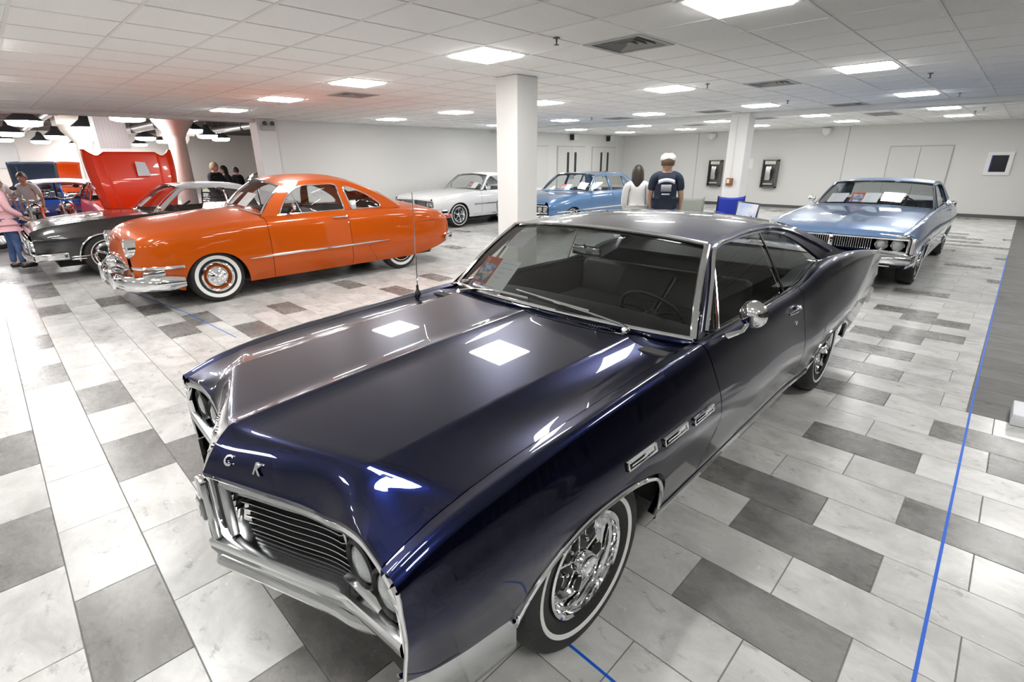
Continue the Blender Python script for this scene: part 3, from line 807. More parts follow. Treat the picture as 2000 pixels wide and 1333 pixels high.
    for sg in (-1, 1):
        Po = gr.pts(O, sg); Pi = gr.pts(I, sg)
        rows = [[np.array(a), np.array(a) * .5 + np.array(b) * .5, np.array(b), np.array(b) + np.array((0, -sg * .03, 0))] for a, b in zip(Po, Pi)]
        MB().grid(rows).build('roof_pillar', P_, root, angle=40)
        # bright drip rail and window moulding
        drip = gr.pts(resample(catmull([(1.90, 1.02), (2.11, 1.20), (2.285, 1.345), (2.52, 1.366), (2.85, 1.373), (3.18, 1.356), (3.5, 1.30), (3.8, 1.205), (4.06, 1.115)], 6), 60), sg, .010)
        MB().tube(drip, .011, 8, ry=.008).build('drip_rail', CHROME, root)
        # side glass: vent pane, door pane, quarter pane
        topz = lambda u: float(np.interp(u, [p[0] for p in I], [p[1] for p in I]))
        uf, uv_, um, ue = 1.93, 2.09, 3.02, 3.80
        def pane(name, ua, ub, front=None):
            cols = []
            for u in lin(ua, ub, 16):
                z1 = max(topz(u), zsh(u) - .02); cols.append([(u, sg * (gr.V(u, z) - .022), z) for z in lin(zsh(u) - .03, z1 + .004, 7)])
            return MB().grid(cols).build(name, GLASS_SIDE, root)
        def slant(name, ua0, ub0, sa, sb):
            """pane with leaning ends: u at belt, plus lean times height"""
            cols = []
            for q in lin(0, 1, 14):
                col = []
                for t in lin(0, 1, 8):
                    u = ua0 + (ub0 - ua0) * q; u2 = u
                    zt = topz(u); u2 = u + (sa * (1 - q) + sb * q) * t; zt = max(topz(u2), zsh(u) - .02)
                    z = (zsh(u) - .03) * (1 - t) + zt * t
                    col.append((u2, sg * (gr.V(u2, z) - .022), z))
                cols.append(col)
            return MB().grid(cols).build(name, GLASS_SIDE, root)
        slant('vent_window', 1.90, 2.04, .34, .21); slant('door_window', 2.06, 3.03, .21, -.06); slant('quarter_window', 3.045, 3.78, -.062, -.30)
        # chrome division bars
        for ua, sl, r_ in ((2.05, .21, .008), (3.037, -.061, .007)):
            pts = []
            for t in lin(0, 1, 9):
                u = ua + sl * t; zt = topz(ua + sl); z = (zsh(ua) - .01) * (1 - t) + zt * t; pts.append((u, sg * (gr.V(u, z) - .012), z))
            MB().tube(pts, r_, 8).build('window_division', CHROME, root)
        MB().tube([(u, sg * (gr.V(u, zsh(u)) - .004), zsh(u) + .006) for u in lin(1.95, 3.75, 30)], .007, 6).build('belt_moulding', CHROME, root)
    # roof skin between the rails
    def cross(u, z, crown, bow, n=25):
        v = gr.V(u, z); return [(u + bow * (1 - (q) ** 2), v * q, z + crown * (1 - abs(q) ** 2.4)) for q in lin(-1, 1, n)]
    R = resample(rail, 40); Rf = []
    for k, (u, z) in enumerate(R):
        s_ = (u - 2.24) / (4.38 - 2.24); Rf.append((u, z, .045 * (1 - .55 * max(0, s_ - .4)), -.075 * max(0, 1 - s_ * 2.2) + .06 * max(0, (s_ - .45) / .55)))
    iu = max(k for k, p in enumerate(Rf) if p[0] < 3.42)
    MB().grid([cross(*p) for p in Rf[:iu + 1]]).build('roof', P_, root)
    # rear window and its panel
    MB().grid([[(x, y * .90, z + .002) for x, y, z in cross(*p)] for p in Rf[iu:]]).build('rear_window', GLASS, root)
    for sg in (-1, 1):
        MB().grid([[(x, y, z) for x, y, z in [(p[0] + p[3] * (1 - q * q), sg * gr.V(p[0], p[1]) * q, p[1] + p[2] * (1 - q ** 2.4)) for q in (.88, .92, .96, 1.0)]] for p in Rf[iu:]]).build('sail_panel', P_, root)
    MB().tube([cross(*Rf[iu])[k] for k in range(2, 23)], .010, 8).build('rear_window_trim', CHROME, root)
    for sg in (-1, 1):
        MB().tube([(p[0] + p[3] * (1 - .81), sg * gr.V(p[0], p[1]) * .90, p[1] + p[2] * (1 - .9 ** 2.4) + .003) for p in Rf[iu:]], .010, 8).build('rear_window_trim', CHROME, root)
    # windscreen
    base = [(ws_u(v), v, zb(v) + .004) for v in lin(-.84, .84, 33)]
    ft = cross(*Rf[0], n=33); topc = [(x - .012, y, z - .006) for x, y, z in ft]
    Wg = []
    for a, b in zip(base, topc):
        a, b = np.array(a), np.array(b); Wg.append([tuple(a + (b - a) * t + np.array((-.03, 0, .03)) * math.sin(PI * t) * .6) for t in lin(0, 1, 13)])
    MB().grid(Wg).build('windshield', GLASS, root)
    def trim(path, r_, name='windshield_trim', ry=None): return MB().tube(path, r_, 8, ry=ry).build(name, CHROME, root)
    trim([(x - .006, y, z + .004) for x, y, z in base], .014, ry=.012)
    trim([(x - .004, y, z + .006) for x, y, z in topc], .013, ry=.012)
    trim([(x - .006, y, z + .004) for x, y, z in Wg[0]], .017, ry=.010); trim([(x - .006, y, z + .004) for x, y, z in Wg[-1]], .017, ry=.010)
    # ---- rear deck, tail
    zq = lambda u: zsh(u) - .035
    MB().grid([[(u, q * (vsh(u) - .165), zq(u) + .03 * (1 - q * q)) for q in lin(-1, 1, 21)] for u in lin(4.30, 5.56, 20)]).build('trunk_lid', P_, root)
    MB().grid([[(u, q * (vsh(u) - .10), zsh(u) - .03) for q in lin(-1, 1, 9)] for u in lin(3.6, 4.36, 6)]).build('rear_shelf', INTERIOR, root)
    tl = MB()
    tl.grid([[(5.60 + .03 * (1 - q * q), q * side.V(5.6, z), z) for q in lin(-1, 1, 13)] for z in lin(.46, .935, 8)]); tl.build('tail_panel', P_, root)
    MB().tube([(5.57 + .07 * (1 - q * q), q * .92, .52) for q in lin(-1, 1, 21)], .035, 8, ry=.075).build('rear_bumper', CHROME, root)
    for sg in (-1, 1):
        MB().rbox(5.635, sg * .66, .72, .03, .42, .12, .012).build('tail_lamp', REDLENS, root)
        MB().tube([(5.36, sg * (side.V(5.3, .5) + .006), .52), (5.5, sg * (side.V(5.5, .5) + .01), .52), (5.6, sg * .92, .52)], .02, 8, ry=.06).build('bumper_end', CHROME, root)
    # ---- front end: grille, lamps, bumper
    gm_ = MB().grid([[(lip_u(abs(v)) + .11, v, z) for v in lin(-.89, .89, 61)] for z in (.50, .66, .80)]).build('grille_backing', BLACK, root)
    for sg in (-1, 1):
        for k in range(7):
            t = k / 6; z = .735 - t * .18; vend = .515 + .03 * t
            pts = [(lip_u(v) + .035 + .015 * t + (.05 * max(0, (v - vend + .05) / .05) ** 2 if v > vend - .05 else 0), sg * v, z) for v in lin(.075 + .012 * t, vend, 22)]
            MB().tube(pts, .0032, 6, ry=.003).build('grille_bar', CHROME_D, root)
            MB().grid([[(x + d_, y, z_ - .002 - .004 * d_ / .05) for d_ in (.002, .05)] for x, y, z_ in pts]).build('grille_fin', BLACK, root, solid=.003)
        # frame of grille and lamp bay
        fz = lambda v: lip_z(v) - .042
        frame = [(lip_u(v) + .012, sg * v, fz(v)) for v in lin(.055, .875, 36)]
        MB().tube(frame, .014, 8, ry=.017).build('grille_frame', CHROME_D, root)
        MB().tube([(lip_u(.875) + .012, sg * .875, fz(.875)), (lip_u(.9) + .012, sg * .902, .76), (.178, sg * .912, .69), (.182, sg * .910, .60)], .018, 8, ry=.016).build('lamp_frame', CHROME, root)
        MB().rbox(.035, sg * .062, .655, .03, .026, .215, .006, Matrix.Rotation(0, 4, 'Z')).build('grille_post', ALU, root)
        MB().tube([(.166, sg * (side.V(.166, z) - .002), z) for z in lin(.80, .49, 12)], .006, 6).build('fender_edge_trim', CHROME, root)
        # lamp bay: dark bucket with two lamps and a divider
        bay = MB().grid([[(.30, sg * v, z) for v in (.55, .72, .89)] for z in (.56, .70, .82)]).build('lamp_bay', BLACKTRIM, root)
        MB().tube([(.205 + .02 * t, sg * (.562 + .03 * t * t), .765 - .19 * t) for t in lin(0, 1, 8)], .005, 6).build('bay_divider', CHROME_D, root)
        MB().box(.212, .30, sg * .735 - .006, sg * .735 + .006, .575, .80).build('lamp_divider', BLACKTRIM, root, smooth=False)
        headlamp(root, .212, sg * .648, .682, .064, ring=BLACKTRIM); headlamp(root, .204, sg * .803, .690, .062, ring=BLACKTRIM)
        MB().grid([[(.19 + .11 * t, sg * v, .585 + .02 * (v - .55)) for v in lin(.55, .89, 6)] for t in (0, 1)]).build('bay_floor', CHROME_D, root, solid=.004)
        # bumper half: shelf, face, upper crease
        bz_ = Ln((0, .535), (.545, .532), (.575, .537), (.9, .625)); bu_ = Ln((0, -.035), (.54, .165), (.575, .170), (.93, .160))
        Pb = []
        for v in lin(0, .902, 37):
            z = bz_(min(v, .9)); u = bu_(v); hgt = .085
            Pb.append([(u + .12, sg * v, z + .012), (u + .03, sg * v, z + .006), (u + .006, sg * v, z), (u, sg * v, z - .012), (u + .002, sg * v, z - hgt * .5), (u + .02, sg * v, z - hgt), (u + .06, sg * v, z - hgt - .01)])
        MB().grid(Pb).build('front_bumper', CHROME_D, root, angle=40)
        # lower bumper bar, sweeping round the corner to the wheel opening
        path = [(-.01, 0, .425), (.085, .25, .423), (.17, .48, .418), (.20, .58, .412), (.25, .66, .405)]
        MB().tube([(x, sg * y, z) for x, y, z in catmull(path, 6)], .02, 8, ry=.022).build('lower_bumper', CHROME_D, root)
        wr = [[(u, sg * (side.V(u, .35) + o_), z) for o_, z in ((-.03, .265), (-.004, .275), (.012, .30), (.014, .40 + .06 * (.545 - u)), (.010, .445 + .10 * (.545 - u)), (-.004, .452 + .10 * (.545 - u)))] for u in lin(.16, .545, 16)]
        MB().grid(wr).build('bumper_wrap', CHROME_D, root, angle=40)
    for sg in (-1, 1): MB().grid([[(u, sg * .868, z) for z in (.30, .56, .80)] for u in (.20, .35, .60)]).build('splash_shield', BLACK, root)
    # centre badge between the grille halves
    bd = MB().rbox(-.012, 0, .655, .03, .07, .235, .008).build('grille_badge_bar', CHROME_D, root)
    MB().rbox(-.030, 0, .665, .012, .045, .09, .008).build('badge', mat('badge_enamel', (.25, .25, .26), .25, .8), bd)
    MB().prism([(-.016, .70), (.016, .70), (.016, .66), (0, .632), (-.016, .66)], (-.040, -.034), 'x').build('shield', CHROME, bd)
    MB().grid([[(.03 + .0 * t, v, z) for v in lin(-.06, .06, 3)] for z, t in ((.53, 0), (.79, 1))]).build('badge_backing', BLACK, root)
    # valance below
    MB().grid([[(bu_(abs(v)) + .06, v, z) for v in lin(-.88, .88, 31)] for z in (.36, .52)]).build('valance', BLACK, root)
    # ---- underbody
    b = MB(); b.box(.35, 5.35, -.60, .60, .20, .42); b.box(.25, 5.4, -.62, .62, .42, .80)
    b.box(.30, 1.60, -.88, .88, .72, .80); b.box(3.5, 5.3, -.88, .88, .64, .80); b.box(1.58, 3.6, -.86, .86, .28, .34); b.box(1.5, 1.56, -.88, .88, .3, .75); b.box(4.62, 4.68, -.88, .88, .35, .7); b.box(3.5, 3.56, -.88, .88, .3, .7)
    b.build('chassis', BLACK, root, smooth=False)
    # ---- cabin
    MB().box(1.60, 1.66, -.85, .85, .3, .97).build('firewall', BLACK, root, smooth=False)
    dsh = MB().grid([[(u, v, z - .03 * (abs(v) / .8) ** 4) for v in lin(-.82, .82, 17)] for u, z in ((1.72, .975), (1.85, 1.0), (2.0, 1.005), (2.08, .985), (2.10, .93), (2.08, .80), (2.02, .66))]).build('dashboard', INTERIOR, root)
    steering_wheel(root, 2.27, -.38, .915, .195, -.62)
    bench(root, 2.45, .66, .56, back_h=.50); bench(root, 3.32, .60, .58, back_h=.42)
    MB().tube([(2.10, .0, 1.31), (2.12, 0, 1.285)], .008, 6).build('mirror_stem', CHROME, root)
    MB().rbox(2.13, 0, 1.268, .03, .20, .055, .012).build('rear_view_mirror', CHROME_D, root)
    for sg in (-1, 1):
        MB().grid([[(u, sg * (vsh(u) - .06), z) for z in (.34, .6, .96)] for u in lin(1.75, 3.55, 8)]).build('door_card', INTERIOR, root)
    MB().grid([[(x, y * .97, z - .03) for x, y, z in cross(*p)] for p in Rf[:iu + 1]]).build('headliner', INTERIOR, root)
    # ---- wipers, aerial, mirror
    def on_ws(s_, t):   # s across -1..1, t up
        k = (s_ + 1) / 2 * 32; i = min(31, int(k)); f_ = k - i; j = t * 12; jj = min(11, int(j)); g_ = j - jj
        g00, g10, g01, g11 = (np.array(Wg[i][jj]), np.array(Wg[i + 1][jj]), np.array(Wg[i][jj + 1]), np.array(Wg[i + 1][jj + 1]))
        p = (g00 * (1 - f_) + g10 * f_) * (1 - g_) + (g01 * (1 - f_) + g11 * f_) * g_
        return Vector(p) + Vector((-.018, 0, .022))
    for pv, tip, b0, b1 in ((-.56, (-.14, .06), (-.40, .055), (.22, .10)), (.70, (.42, .03), (.72, .04), (.08, .045))):
        pu = rear_u(pv) + .075; pz = top_z(rear_u(pv), pv) + .002
        wp = MB().lathe([(.022, 0), (.022, .012), (.014, .024), (.001, .026)], 16, 'z', (pu, pv, pz - .004)).build('wiper', CHROME, root)
        t_ = on_ws(*tip)
        MB().tube([(pu, pv, pz + .018), (pu - .004 + .02, pv * .9 + t_.y * .1, pz + .024), tuple(t_ * .5 + Vector((pu, pv, pz + .02)) * .5 + Vector((0, 0, .008))), tuple(t_)], [.012, .011, .007, .005], 8, ry=[.006, .006, .005, .004]).build('wiper_arm', CHROME_D, wp)
        MB().tube([tuple(on_ws(b0[0] + (b1[0] - b0[0]) * q, b0[1] + (b1[1] - b0[1]) * q) + Vector((.006, 0, -.006))) for q in lin(0, 1, 12)], .005, 6, ry=.007).build('wiper_blade', CHROME_D, wp)
    ax, ay = 1.50, .845; az = zsh(ax)
    an = MB().lathe([(.020, -.01), (.020, .006), (.013, .02), (.008, .03), (.008, .055)], 14, 'z', (ax, ay, az)).build('antenna_base', BLACKTRIM, root)
    MB().tube([(ax, ay, az + .04), (ax + .004, ay, az + .24)], .0042, 8).build('antenna_lower', CHROME, root)
    MB().tube([(ax + .004, ay, az + .24), (ax + .012, ay, az + .62)], .0026, 6).build('antenna_mast', CHROME, root)
    # round door mirror
    mu = 2.02
    ms = MB().tube([(mu + .02, -(side.V(mu + .02, .975) - .01), .965), (mu + .06, -(side.V(mu, .97) + .05), 1.0), (mu + .10, -(side.V(mu, .97) + .065), 1.05)], [.016, .010, .009], 8).build('mirror_stalk', CHROME, root)
    mc = Matrix.Translation((mu + .11, -(side.V(mu, .97) + .07), 1.075)) @ Matrix.Rotation(math.radians(-8), 4, 'Z')
    MB().lathe([(.001, -.045), (.03, -.042), (.055, -.028), (.066, -.006), (.068, .006), (.062, .012)], 30, 'x').xf(mc).build('door_mirror', CHROME, root)
    MB().lathe([(.001, .008), (.062, .010)], 30, 'x').xf(mc).build('mirror_glass', CHROME, root)
    # wheels
    for sg in (-1, 1):
        tire_wheel('front_wheel', root, fc, sg * .83, sg, R=.355, W=.20, rim=.205, style='rally', ww=(.262, .282))
        tire_wheel('rear_wheel', root, rc, sg * .83, sg, R=.355, W=.20, rim=.205, style='rally', ww=(.262, .282))
    return root, dict(side=side, on_ws=on_ws, gr=gr)
main_car, MC = build_main()
# ================================================================== a boxy sixties to eighties car from one set of curves
def gen_car(name, label, loc, S):
    root = thing(name, label, 'car', loc, S.get('rz', 0))
    P_ = S['paint']; RP = S.get('roof_paint', P_); root['paint'] = P_.name
    zsh, vsh, vpk, zpk, bot = S['zsh'], S['vsh'], S['vpk'], S['zpk'], S['bot']
    L = S['L']; fc, rc = S['wheels']
    rows = [(lambda u: .15, lambda u: vpk(u) - .11), (lambda u: .32, lambda u: vpk(u) - .05), (lambda u: zpk(u) - .08, lambda u: vpk(u) - .010), (zpk, vpk), (lambda u: zpk(u) + .06, lambda u: vpk(u) - .006),
            (lambda u: zpk(u) * .4 + zsh(u) * .6, lambda u: vpk(u) * .55 + vsh(u) * .45 + .008), (lambda u: zsh(u) - .03, lambda u: vsh(u) + .022), (lambda u: zsh(u) - .008, lambda u: vsh(u) + .012), (zsh, vsh)]
    fa = (fc,) + S['farch'][:2] + (arch_fn(fc, *S['farch']),); ra = (rc,) + S['rarch'][:2] + (arch_fn(rc, *S['rarch']),)
    side = Side(rows, bot, [fa, ra])
    u0 = S.get('u0', .02); hood1 = S['hood_end']; d = S['doors']        # door seams
    sv = lambda u: vsh(u) - .055
    def top(u):
        h = zsh(u); v0 = vsh(u); return [(v0 - .012, h + .001), (v0 - .035, h), (sv(u), h - .005), (sv(u) - .002, h - .03)]
    for sg in (-1, 1):
        MB().grid(side.patch(u0, d[0] - .004, 12, .05, sg, top=top)).build('fender', P_, root, angle=38)
        for a, b in zip(d[:-1], d[1:]): MB().grid(side.patch(a + .004, b - .004, 12, .07, sg, top=top)).build('door', P_, root, angle=38)
        MB().grid(side.patch(d[-1] + .004, L, 12, .05, sg, top=top)).build('quarter_panel', P_, root, angle=38)
        for c, f, r, fn in side.arches:
            if not S.get('arch_trim', True): continue
            pts = []
            for k in range(37):
                a = PI * k / 36; u = c - f * math.cos(a) * .9995 if a < PI / 2 else c - r * math.cos(a) * .9995
                z = max(fn(u) or .2, side.bottom(u)); pts.append((u, sg * (side.V(u, z) + .003), z))
            MB().tube(pts, .012, 6, ry=.012).build('wheel_opening_trim', CHROME, root)
        for a, b, z, h_ in S.get('trim', ()):
            MB().grid([[(u, sg * (side.V(u, zz) + o_), zz) for zz, o_ in ((z - h_, 0), (z - h_ * .6, .01), (z + h_ * .6, .01), (z + h_, 0))] for u in lin(a, b, 30)]).build('side_trim', CHROME, root)
        for u in d[1:]:
            z = zsh(u) - .10; MB().tube([(u - .22, sg * (side.V(u, z) + .006), z), (u - .19, sg * (side.V(u, z) + .022), z), (u - .10, sg * (side.V(u, z) + .022), z), (u - .07, sg * (side.V(u, z) + .006), z)], .010, 6).build('door_handle', CHROME, root)
    cr = S.get('crown', .03); nose_drop = S.get('nose_drop', .05)
    def hz(u, q): return zsh(u) - .005 + cr * (1 - abs(q) ** 2.2) * min(1, .3 + (u - u0) / .4) + S.get('ridge', 0) * max(0, 1 - abs(q) / .12)
    Ph = []
    for q in lin(-1, 1, 41):
        col = [(u0 - .01 + S.get('vee', 0) * (abs(q) - 1), q * (sv(u0) - .004), hz(u0, q) - nose_drop)]
        for u in [u0 + .004, u0 + .02, u0 + .05] + lin(u0 + .1, hood1, 24): col.append((u + S.get('vee', 0) * (abs(q) - 1) * max(0, 1 - (u - u0) / .5), q * (sv(u) - .004), hz(u, q) - nose_drop * .35 * max(0, 1 - (u - u0) / .05)))
        Ph.append(col)
    MB().grid(Ph).build('hood', P_, root, angle=30)
    A0, A1 = S['ws0'], S['ws1']; rail = S['rail']; inner = S['inner']
    gr = Green(lambda u: min(zsh(u), S.get('beltz', 2)), lambda u: vsh(u) - .03, S.get('tumble', .42))
    n = 48; O = resample([A0] + catmull([A0, ((A0[0] + A1[0]) / 2, (A0[1] + A1[1]) / 2), A1], 4)[1:-1] + rail, n); I = resample(inner, n)
    topz = lambda u: float(np.interp(u, [p[0] for p in I], [p[1] for p in I]))
    for sg in (-1, 1):
        MB().grid([[np.array(a), (np.array(a) + np.array(b)) / 2, np.array(b), np.array(b) + np.array((0, -sg * .03, 0))] for a, b in zip(gr.pts(O, sg), gr.pts(I, sg))]).build('roof_pillar', RP, root, angle=40)
        if S.get('drip', True): MB().tube(gr.pts(resample(inner, 40), sg, .004), .009, 6).build('window_moulding', S.get('drip_mat', CHROME), root)
        ends = [I[0][0]] + S.get('posts', []) + [I[-1][0]]
        for a, b in zip(ends, ends[1:]):
            MB().grid([[(u, sg * (gr.V(u, z) - .02), z) for z in lin(zsh(u) - .03, max(topz(u), zsh(u) - .02) + .003, 6)] for u in lin(a, b, 14)]).build('side_window', S.get('glass', GLASS), root)
        for k, u in enumerate(S.get('posts', [])):
            w_, m_ = S['post_w'][k]
            MB().grid([[(u + x, sg * (gr.V(u, z) + .002), z) for z in lin(zsh(u) - .01, topz(u) + .005, 4)] for x in (-w_, w_)]).build('window_post', m_ or P_, root, solid=.02)
        MB().tube([(u, sg * (gr.V(u, zsh(u)) + .002), zsh(u) + .005) for u in lin(A0[0] + .08, I[-1][0], 24)], .007, 6).build('belt_moulding', CHROME, root)
    crown = S.get('roof_crown', .045)
    def cross(u, z, bow, nn=21, k=1.0):
        v = gr.V(u, z) * k; return [(u + bow * (1 - q * q), v * q, z + crown * (1 - abs(q) ** 2.4)) for q in lin(-1, 1, nn)]
    R = resample(rail, 36); u_a, u_b = R[0][0], R[-1][0]
    bowf = lambda u: -.07 * max(0, 1 - (u - u_a) / .6) + .05 * max(0, (u - S['roof_end']) / (u_b - S['roof_end'] + 1e-6))
    iu = max(k for k, p in enumerate(R) if p[0] <= S['roof_end'])
    MB().grid([cross(u, z, bowf(u)) for u, z in R[:iu + 1]]).build('roof', RP, root)
    MB().grid([cross(u, z, bowf(u), k=.9) for u, z in R[iu:]]).build('rear_window', S.get('glass', GLASS), root)
    for sg in (-1, 1):
        MB().grid([[(u + bowf(u) * (1 - q * q), sg * gr.V(u, z) * q, z + crown * (1 - q ** 2.4)) for q in (.87, .93, 1.0)] for u, z in R[iu:]]).build('sail_panel', RP, root)
    zb = lambda q: zsh(A0[0]) - .002 + (cr + .01) * (1 - q * q); vb = vsh(A0[0]) - .06
    base = [(A0[0] - .13 * (1 - abs(q) ** 2.2), q * vb, zb(q)) for q in lin(-1, 1, 25)]
    tc = [(x - .01, y, z - .005) for x, y, z in cross(*R[0], bowf(R[0][0]), 25)]
    Wg = [[tuple(np.array(a) + (np.array(b) - np.array(a)) * t + np.array((-.02, 0, .02)) * math.sin(PI * t)) for t in lin(0, 1, 9)] for a, b in zip(base, tc)]
    MB().grid(Wg).build('windshield', S.get('glass', GLASS), root)
    for pth in ([(x - .005, y, z + .003) for x, y, z in base], [(x - .004, y, z + .004) for x, y, z in tc], [(x - .005, y, z + .003) for x, y, z in Wg[0]], [(x - .005, y, z + .003) for x, y, z in Wg[-1]]):
        MB().tube(pth, .012, 6).build('windshield_trim', CHROME, root)
    MB().grid([[(hood1 + .004 + (b[0] + .02 - hood1) * t, b[1] * (1 - t) * 1.0 + b[1] * t, hz(hood1, b[1] / vb) * (1 - t) + (b[2] - .003) * t) for t in (0, .5, 1)] for b in base]).build('cowl', P_, root)
    ds = S['deck']
    MB().grid([[(u, q * (sv(u) - .004), zsh(u) - .005 + .02 * (1 - q * q)) for q in lin(-1, 1, 15)] for u in lin(ds, L, 16)]).build('trunk_lid', P_, root)
    MB().grid([[(L + .03 * (1 - q * q), q * side.V(L, z), z) for q in lin(-1, 1, 9)] for z in lin(bot(L), zsh(L), 6)]).build('tail_panel', P_, root)
    MB().tube([(L + .02 + .05 * (1 - q * q), q * vpk(L), bot(L) + .08) for q in lin(-1, 1, 15)], .035, 8, ry=.06).build('rear_bumper', CHROME, root)
    for sg in (-1, 1): MB().rbox(L + .025, sg * vpk(L) * .75, zsh(L) - .14, .03, .26, .11, .012).build('tail_lamp', REDLENS, root)
    # shell below, cabin
    hw = vpk(2.0) - .14
    b = MB(); b.box(.3, L - .3, -.58, .58, .18, .7); b.box(fc - .5, fc + .55, -hw, hw, .70, .78); b.box(rc - .55, rc + .6, -hw, hw, .62, .74); b.box(fc + .56, rc - .56, -hw, hw, .22, .30)
    b.box(.12, .18, -hw, hw, .35, .70)
    b.build('chassis', BLACK, root, smooth=False)
    IM = S.get('interior', INTERIOR)
    MB().grid([[(A0[0] + x, v, zsh(A0[0]) + z) for v in lin(-vb, vb, 5)] for x, z in ((-.1, -.01), (.1, .02), (.27, .0), (.28, -.3))]).build('dashboard', IM, root)
    steering_wheel(root, A0[0] + .45, -.38, zsh(A0[0]) - .01, .19, -.55)
    bench(root, A0[0] + .62, .62, .55, m=IM); bench(root, A0[0] + 1.5, .60, .57, m=IM, back_h=.42)
    for sg in (-1, 1): MB().grid([[(u, sg * (vsh(u) - .055), z) for z in (.3, zsh(u) - .03)] for u in lin(A0[0], I[-1][0], 5)]).build('door_card', IM, root)
    MB().grid([cross(u, z - .03, bowf(u), 9, .97) for u, z in R[:iu + 1]]).build('headliner', S.get('liner', IM), root)
    for sg in (-1, 1):
        for nm, c in (('front_wheel', fc), ('rear_wheel', rc)):
            tire_wheel(nm, root, c, sg * (vpk(c) - .145), sg, R=S.get('R', .34), W=.205, rim=S.get('rim', .2), style=S.get('wstyle', 'rally'), ww=S.get('ww', (.25, .268)))
    H = dict(side=side, gr=gr, Wg=Wg, zsh=zsh, vsh=vsh, vpk=vpk, hz=hz, sv=sv, root=root)
    S['front'](root, H)
    return root, H
def door_mirror(root, H, u, sg=-1, m=CHROME):
    v = H['vsh'](u); z = H['zsh'](u)
    a = MB().tube([(u, sg * (v + .0), z - .02), (u + .02, sg * (v + .07), z + .02), (u + .03, sg * (v + .10), z + .06)], .009, 6).build('mirror_stalk', m, root)
    MB().rbox(u + .03, sg * (v + .11), z + .08, .05, .13, .09, .02).build('mirror_head', m, a)
def dash_sheet(root, H, q0, q1, t0, t1, kind):
    """papers lying behind the glass"""
    pass

def front_wide(root, H, P=CHROME, lamps=((.60, .76)), zc=.66, half=.92, u=.0, zlo=.52, zhi=.75, bars='v', bump_z=.44, bump_h=.14):
    """full-width grille with twin lamps each side and a bumper underneath"""
    MB().grid([[(u + .10, v, z) for v in lin(-half, half, 9)] for z in (zlo, zhi)]).build('grille_backing', BLACK, root)
    fr = MB()
    for z in (zlo, zhi): fr.tube([(u + .0, v, z) for v in lin(-half, half, 9)], .018, 8, ry=.022)
    for v in (-half, half): fr.tube([(u, v, zlo), (u, v, zhi)], .018, 8)
    fr.build('grille_frame', P, root)
    i0 = lamps[0] - .10
    if bars == 'v':
        for v in [x * .028 for x in range(-int(i0 / .028), int(i0 / .028) + 1)]:
            MB().box(u + .02, u + .05, v - .004, v + .004, zlo + .015, zhi - .015).build('grille_bar', ALU, root, smooth=False)
    else:
        for k in range(bars): 
            z = zlo + (zhi - zlo) * (k + 1) / (bars + 1); MB().tube([(u + .03, v, z) for v in lin(-i0, i0, 5)], .006, 6).build('grille_bar', ALU, root)
    MB().rbox(u - .005, 0, (zlo + zhi) / 2, .04, .06, zhi - zlo, .012).build('grille_badge', P, root)
    for sg in (-1, 1):
        for v in lamps: headlamp(root, u + .035, sg * v, (zlo + zhi) / 2, min(.075, (zhi - zlo) * .36))
    Pb = []
    for v in lin(-1, 1, 31):
        uu = u - .09 + .10 * abs(v) ** 3; y = v * (half + .06)
        Pb.append([(uu + .10, y, bump_z + bump_h * .5), (uu + .02, y, bump_z + bump_h * .5), (uu, y, bump_z + bump_h * .35), (uu - .008, y, bump_z), (uu, y, bump_z - bump_h * .35), (uu + .04, y, bump_z - bump_h * .5), (uu + .10, y, bump_z - bump_h * .5)])
    MB().grid(Pb).build('front_bumper', P, root, angle=40)
    for sg in (-1, 1):
        MB().grid([[(u + .01 + x, sg * ((half + .06) + .03 * math.sin(min(1, x / .2) * PI / 2)), bump_z + o_) for o_ in (-bump_h * .45, -bump_h * .2, bump_h * .2, bump_h * .45)] for x in lin(0, .42, 8)]).build('bumper_wrap', P, root, solid=.01)

def rail_of(pts): return catmull(pts, 6)
STEEL_BLUE = mat('steel_blue_paint', (.15, .255, .46), .28, .45, coat=1.0, coat_rough=.02)
MID_BLUE = mat('mid_blue_paint', (.085, .20, .40), .3, .4, coat=1.0, coat_rough=.03)
BLACKP = mat('black_paint', (.006, .006, .007), .3, 0, coat=1.0, coat_rough=.02)
WHITEP = mat('white_paint', (.80, .81, .82), .35, 0, coat=.8)
SILVERV = mat('grey_vinyl_roof', (.33, .34, .36), .4, .2, coat=.3)
BLUE_IN = mat('blue_interior', (.06, .12, .17), .5)

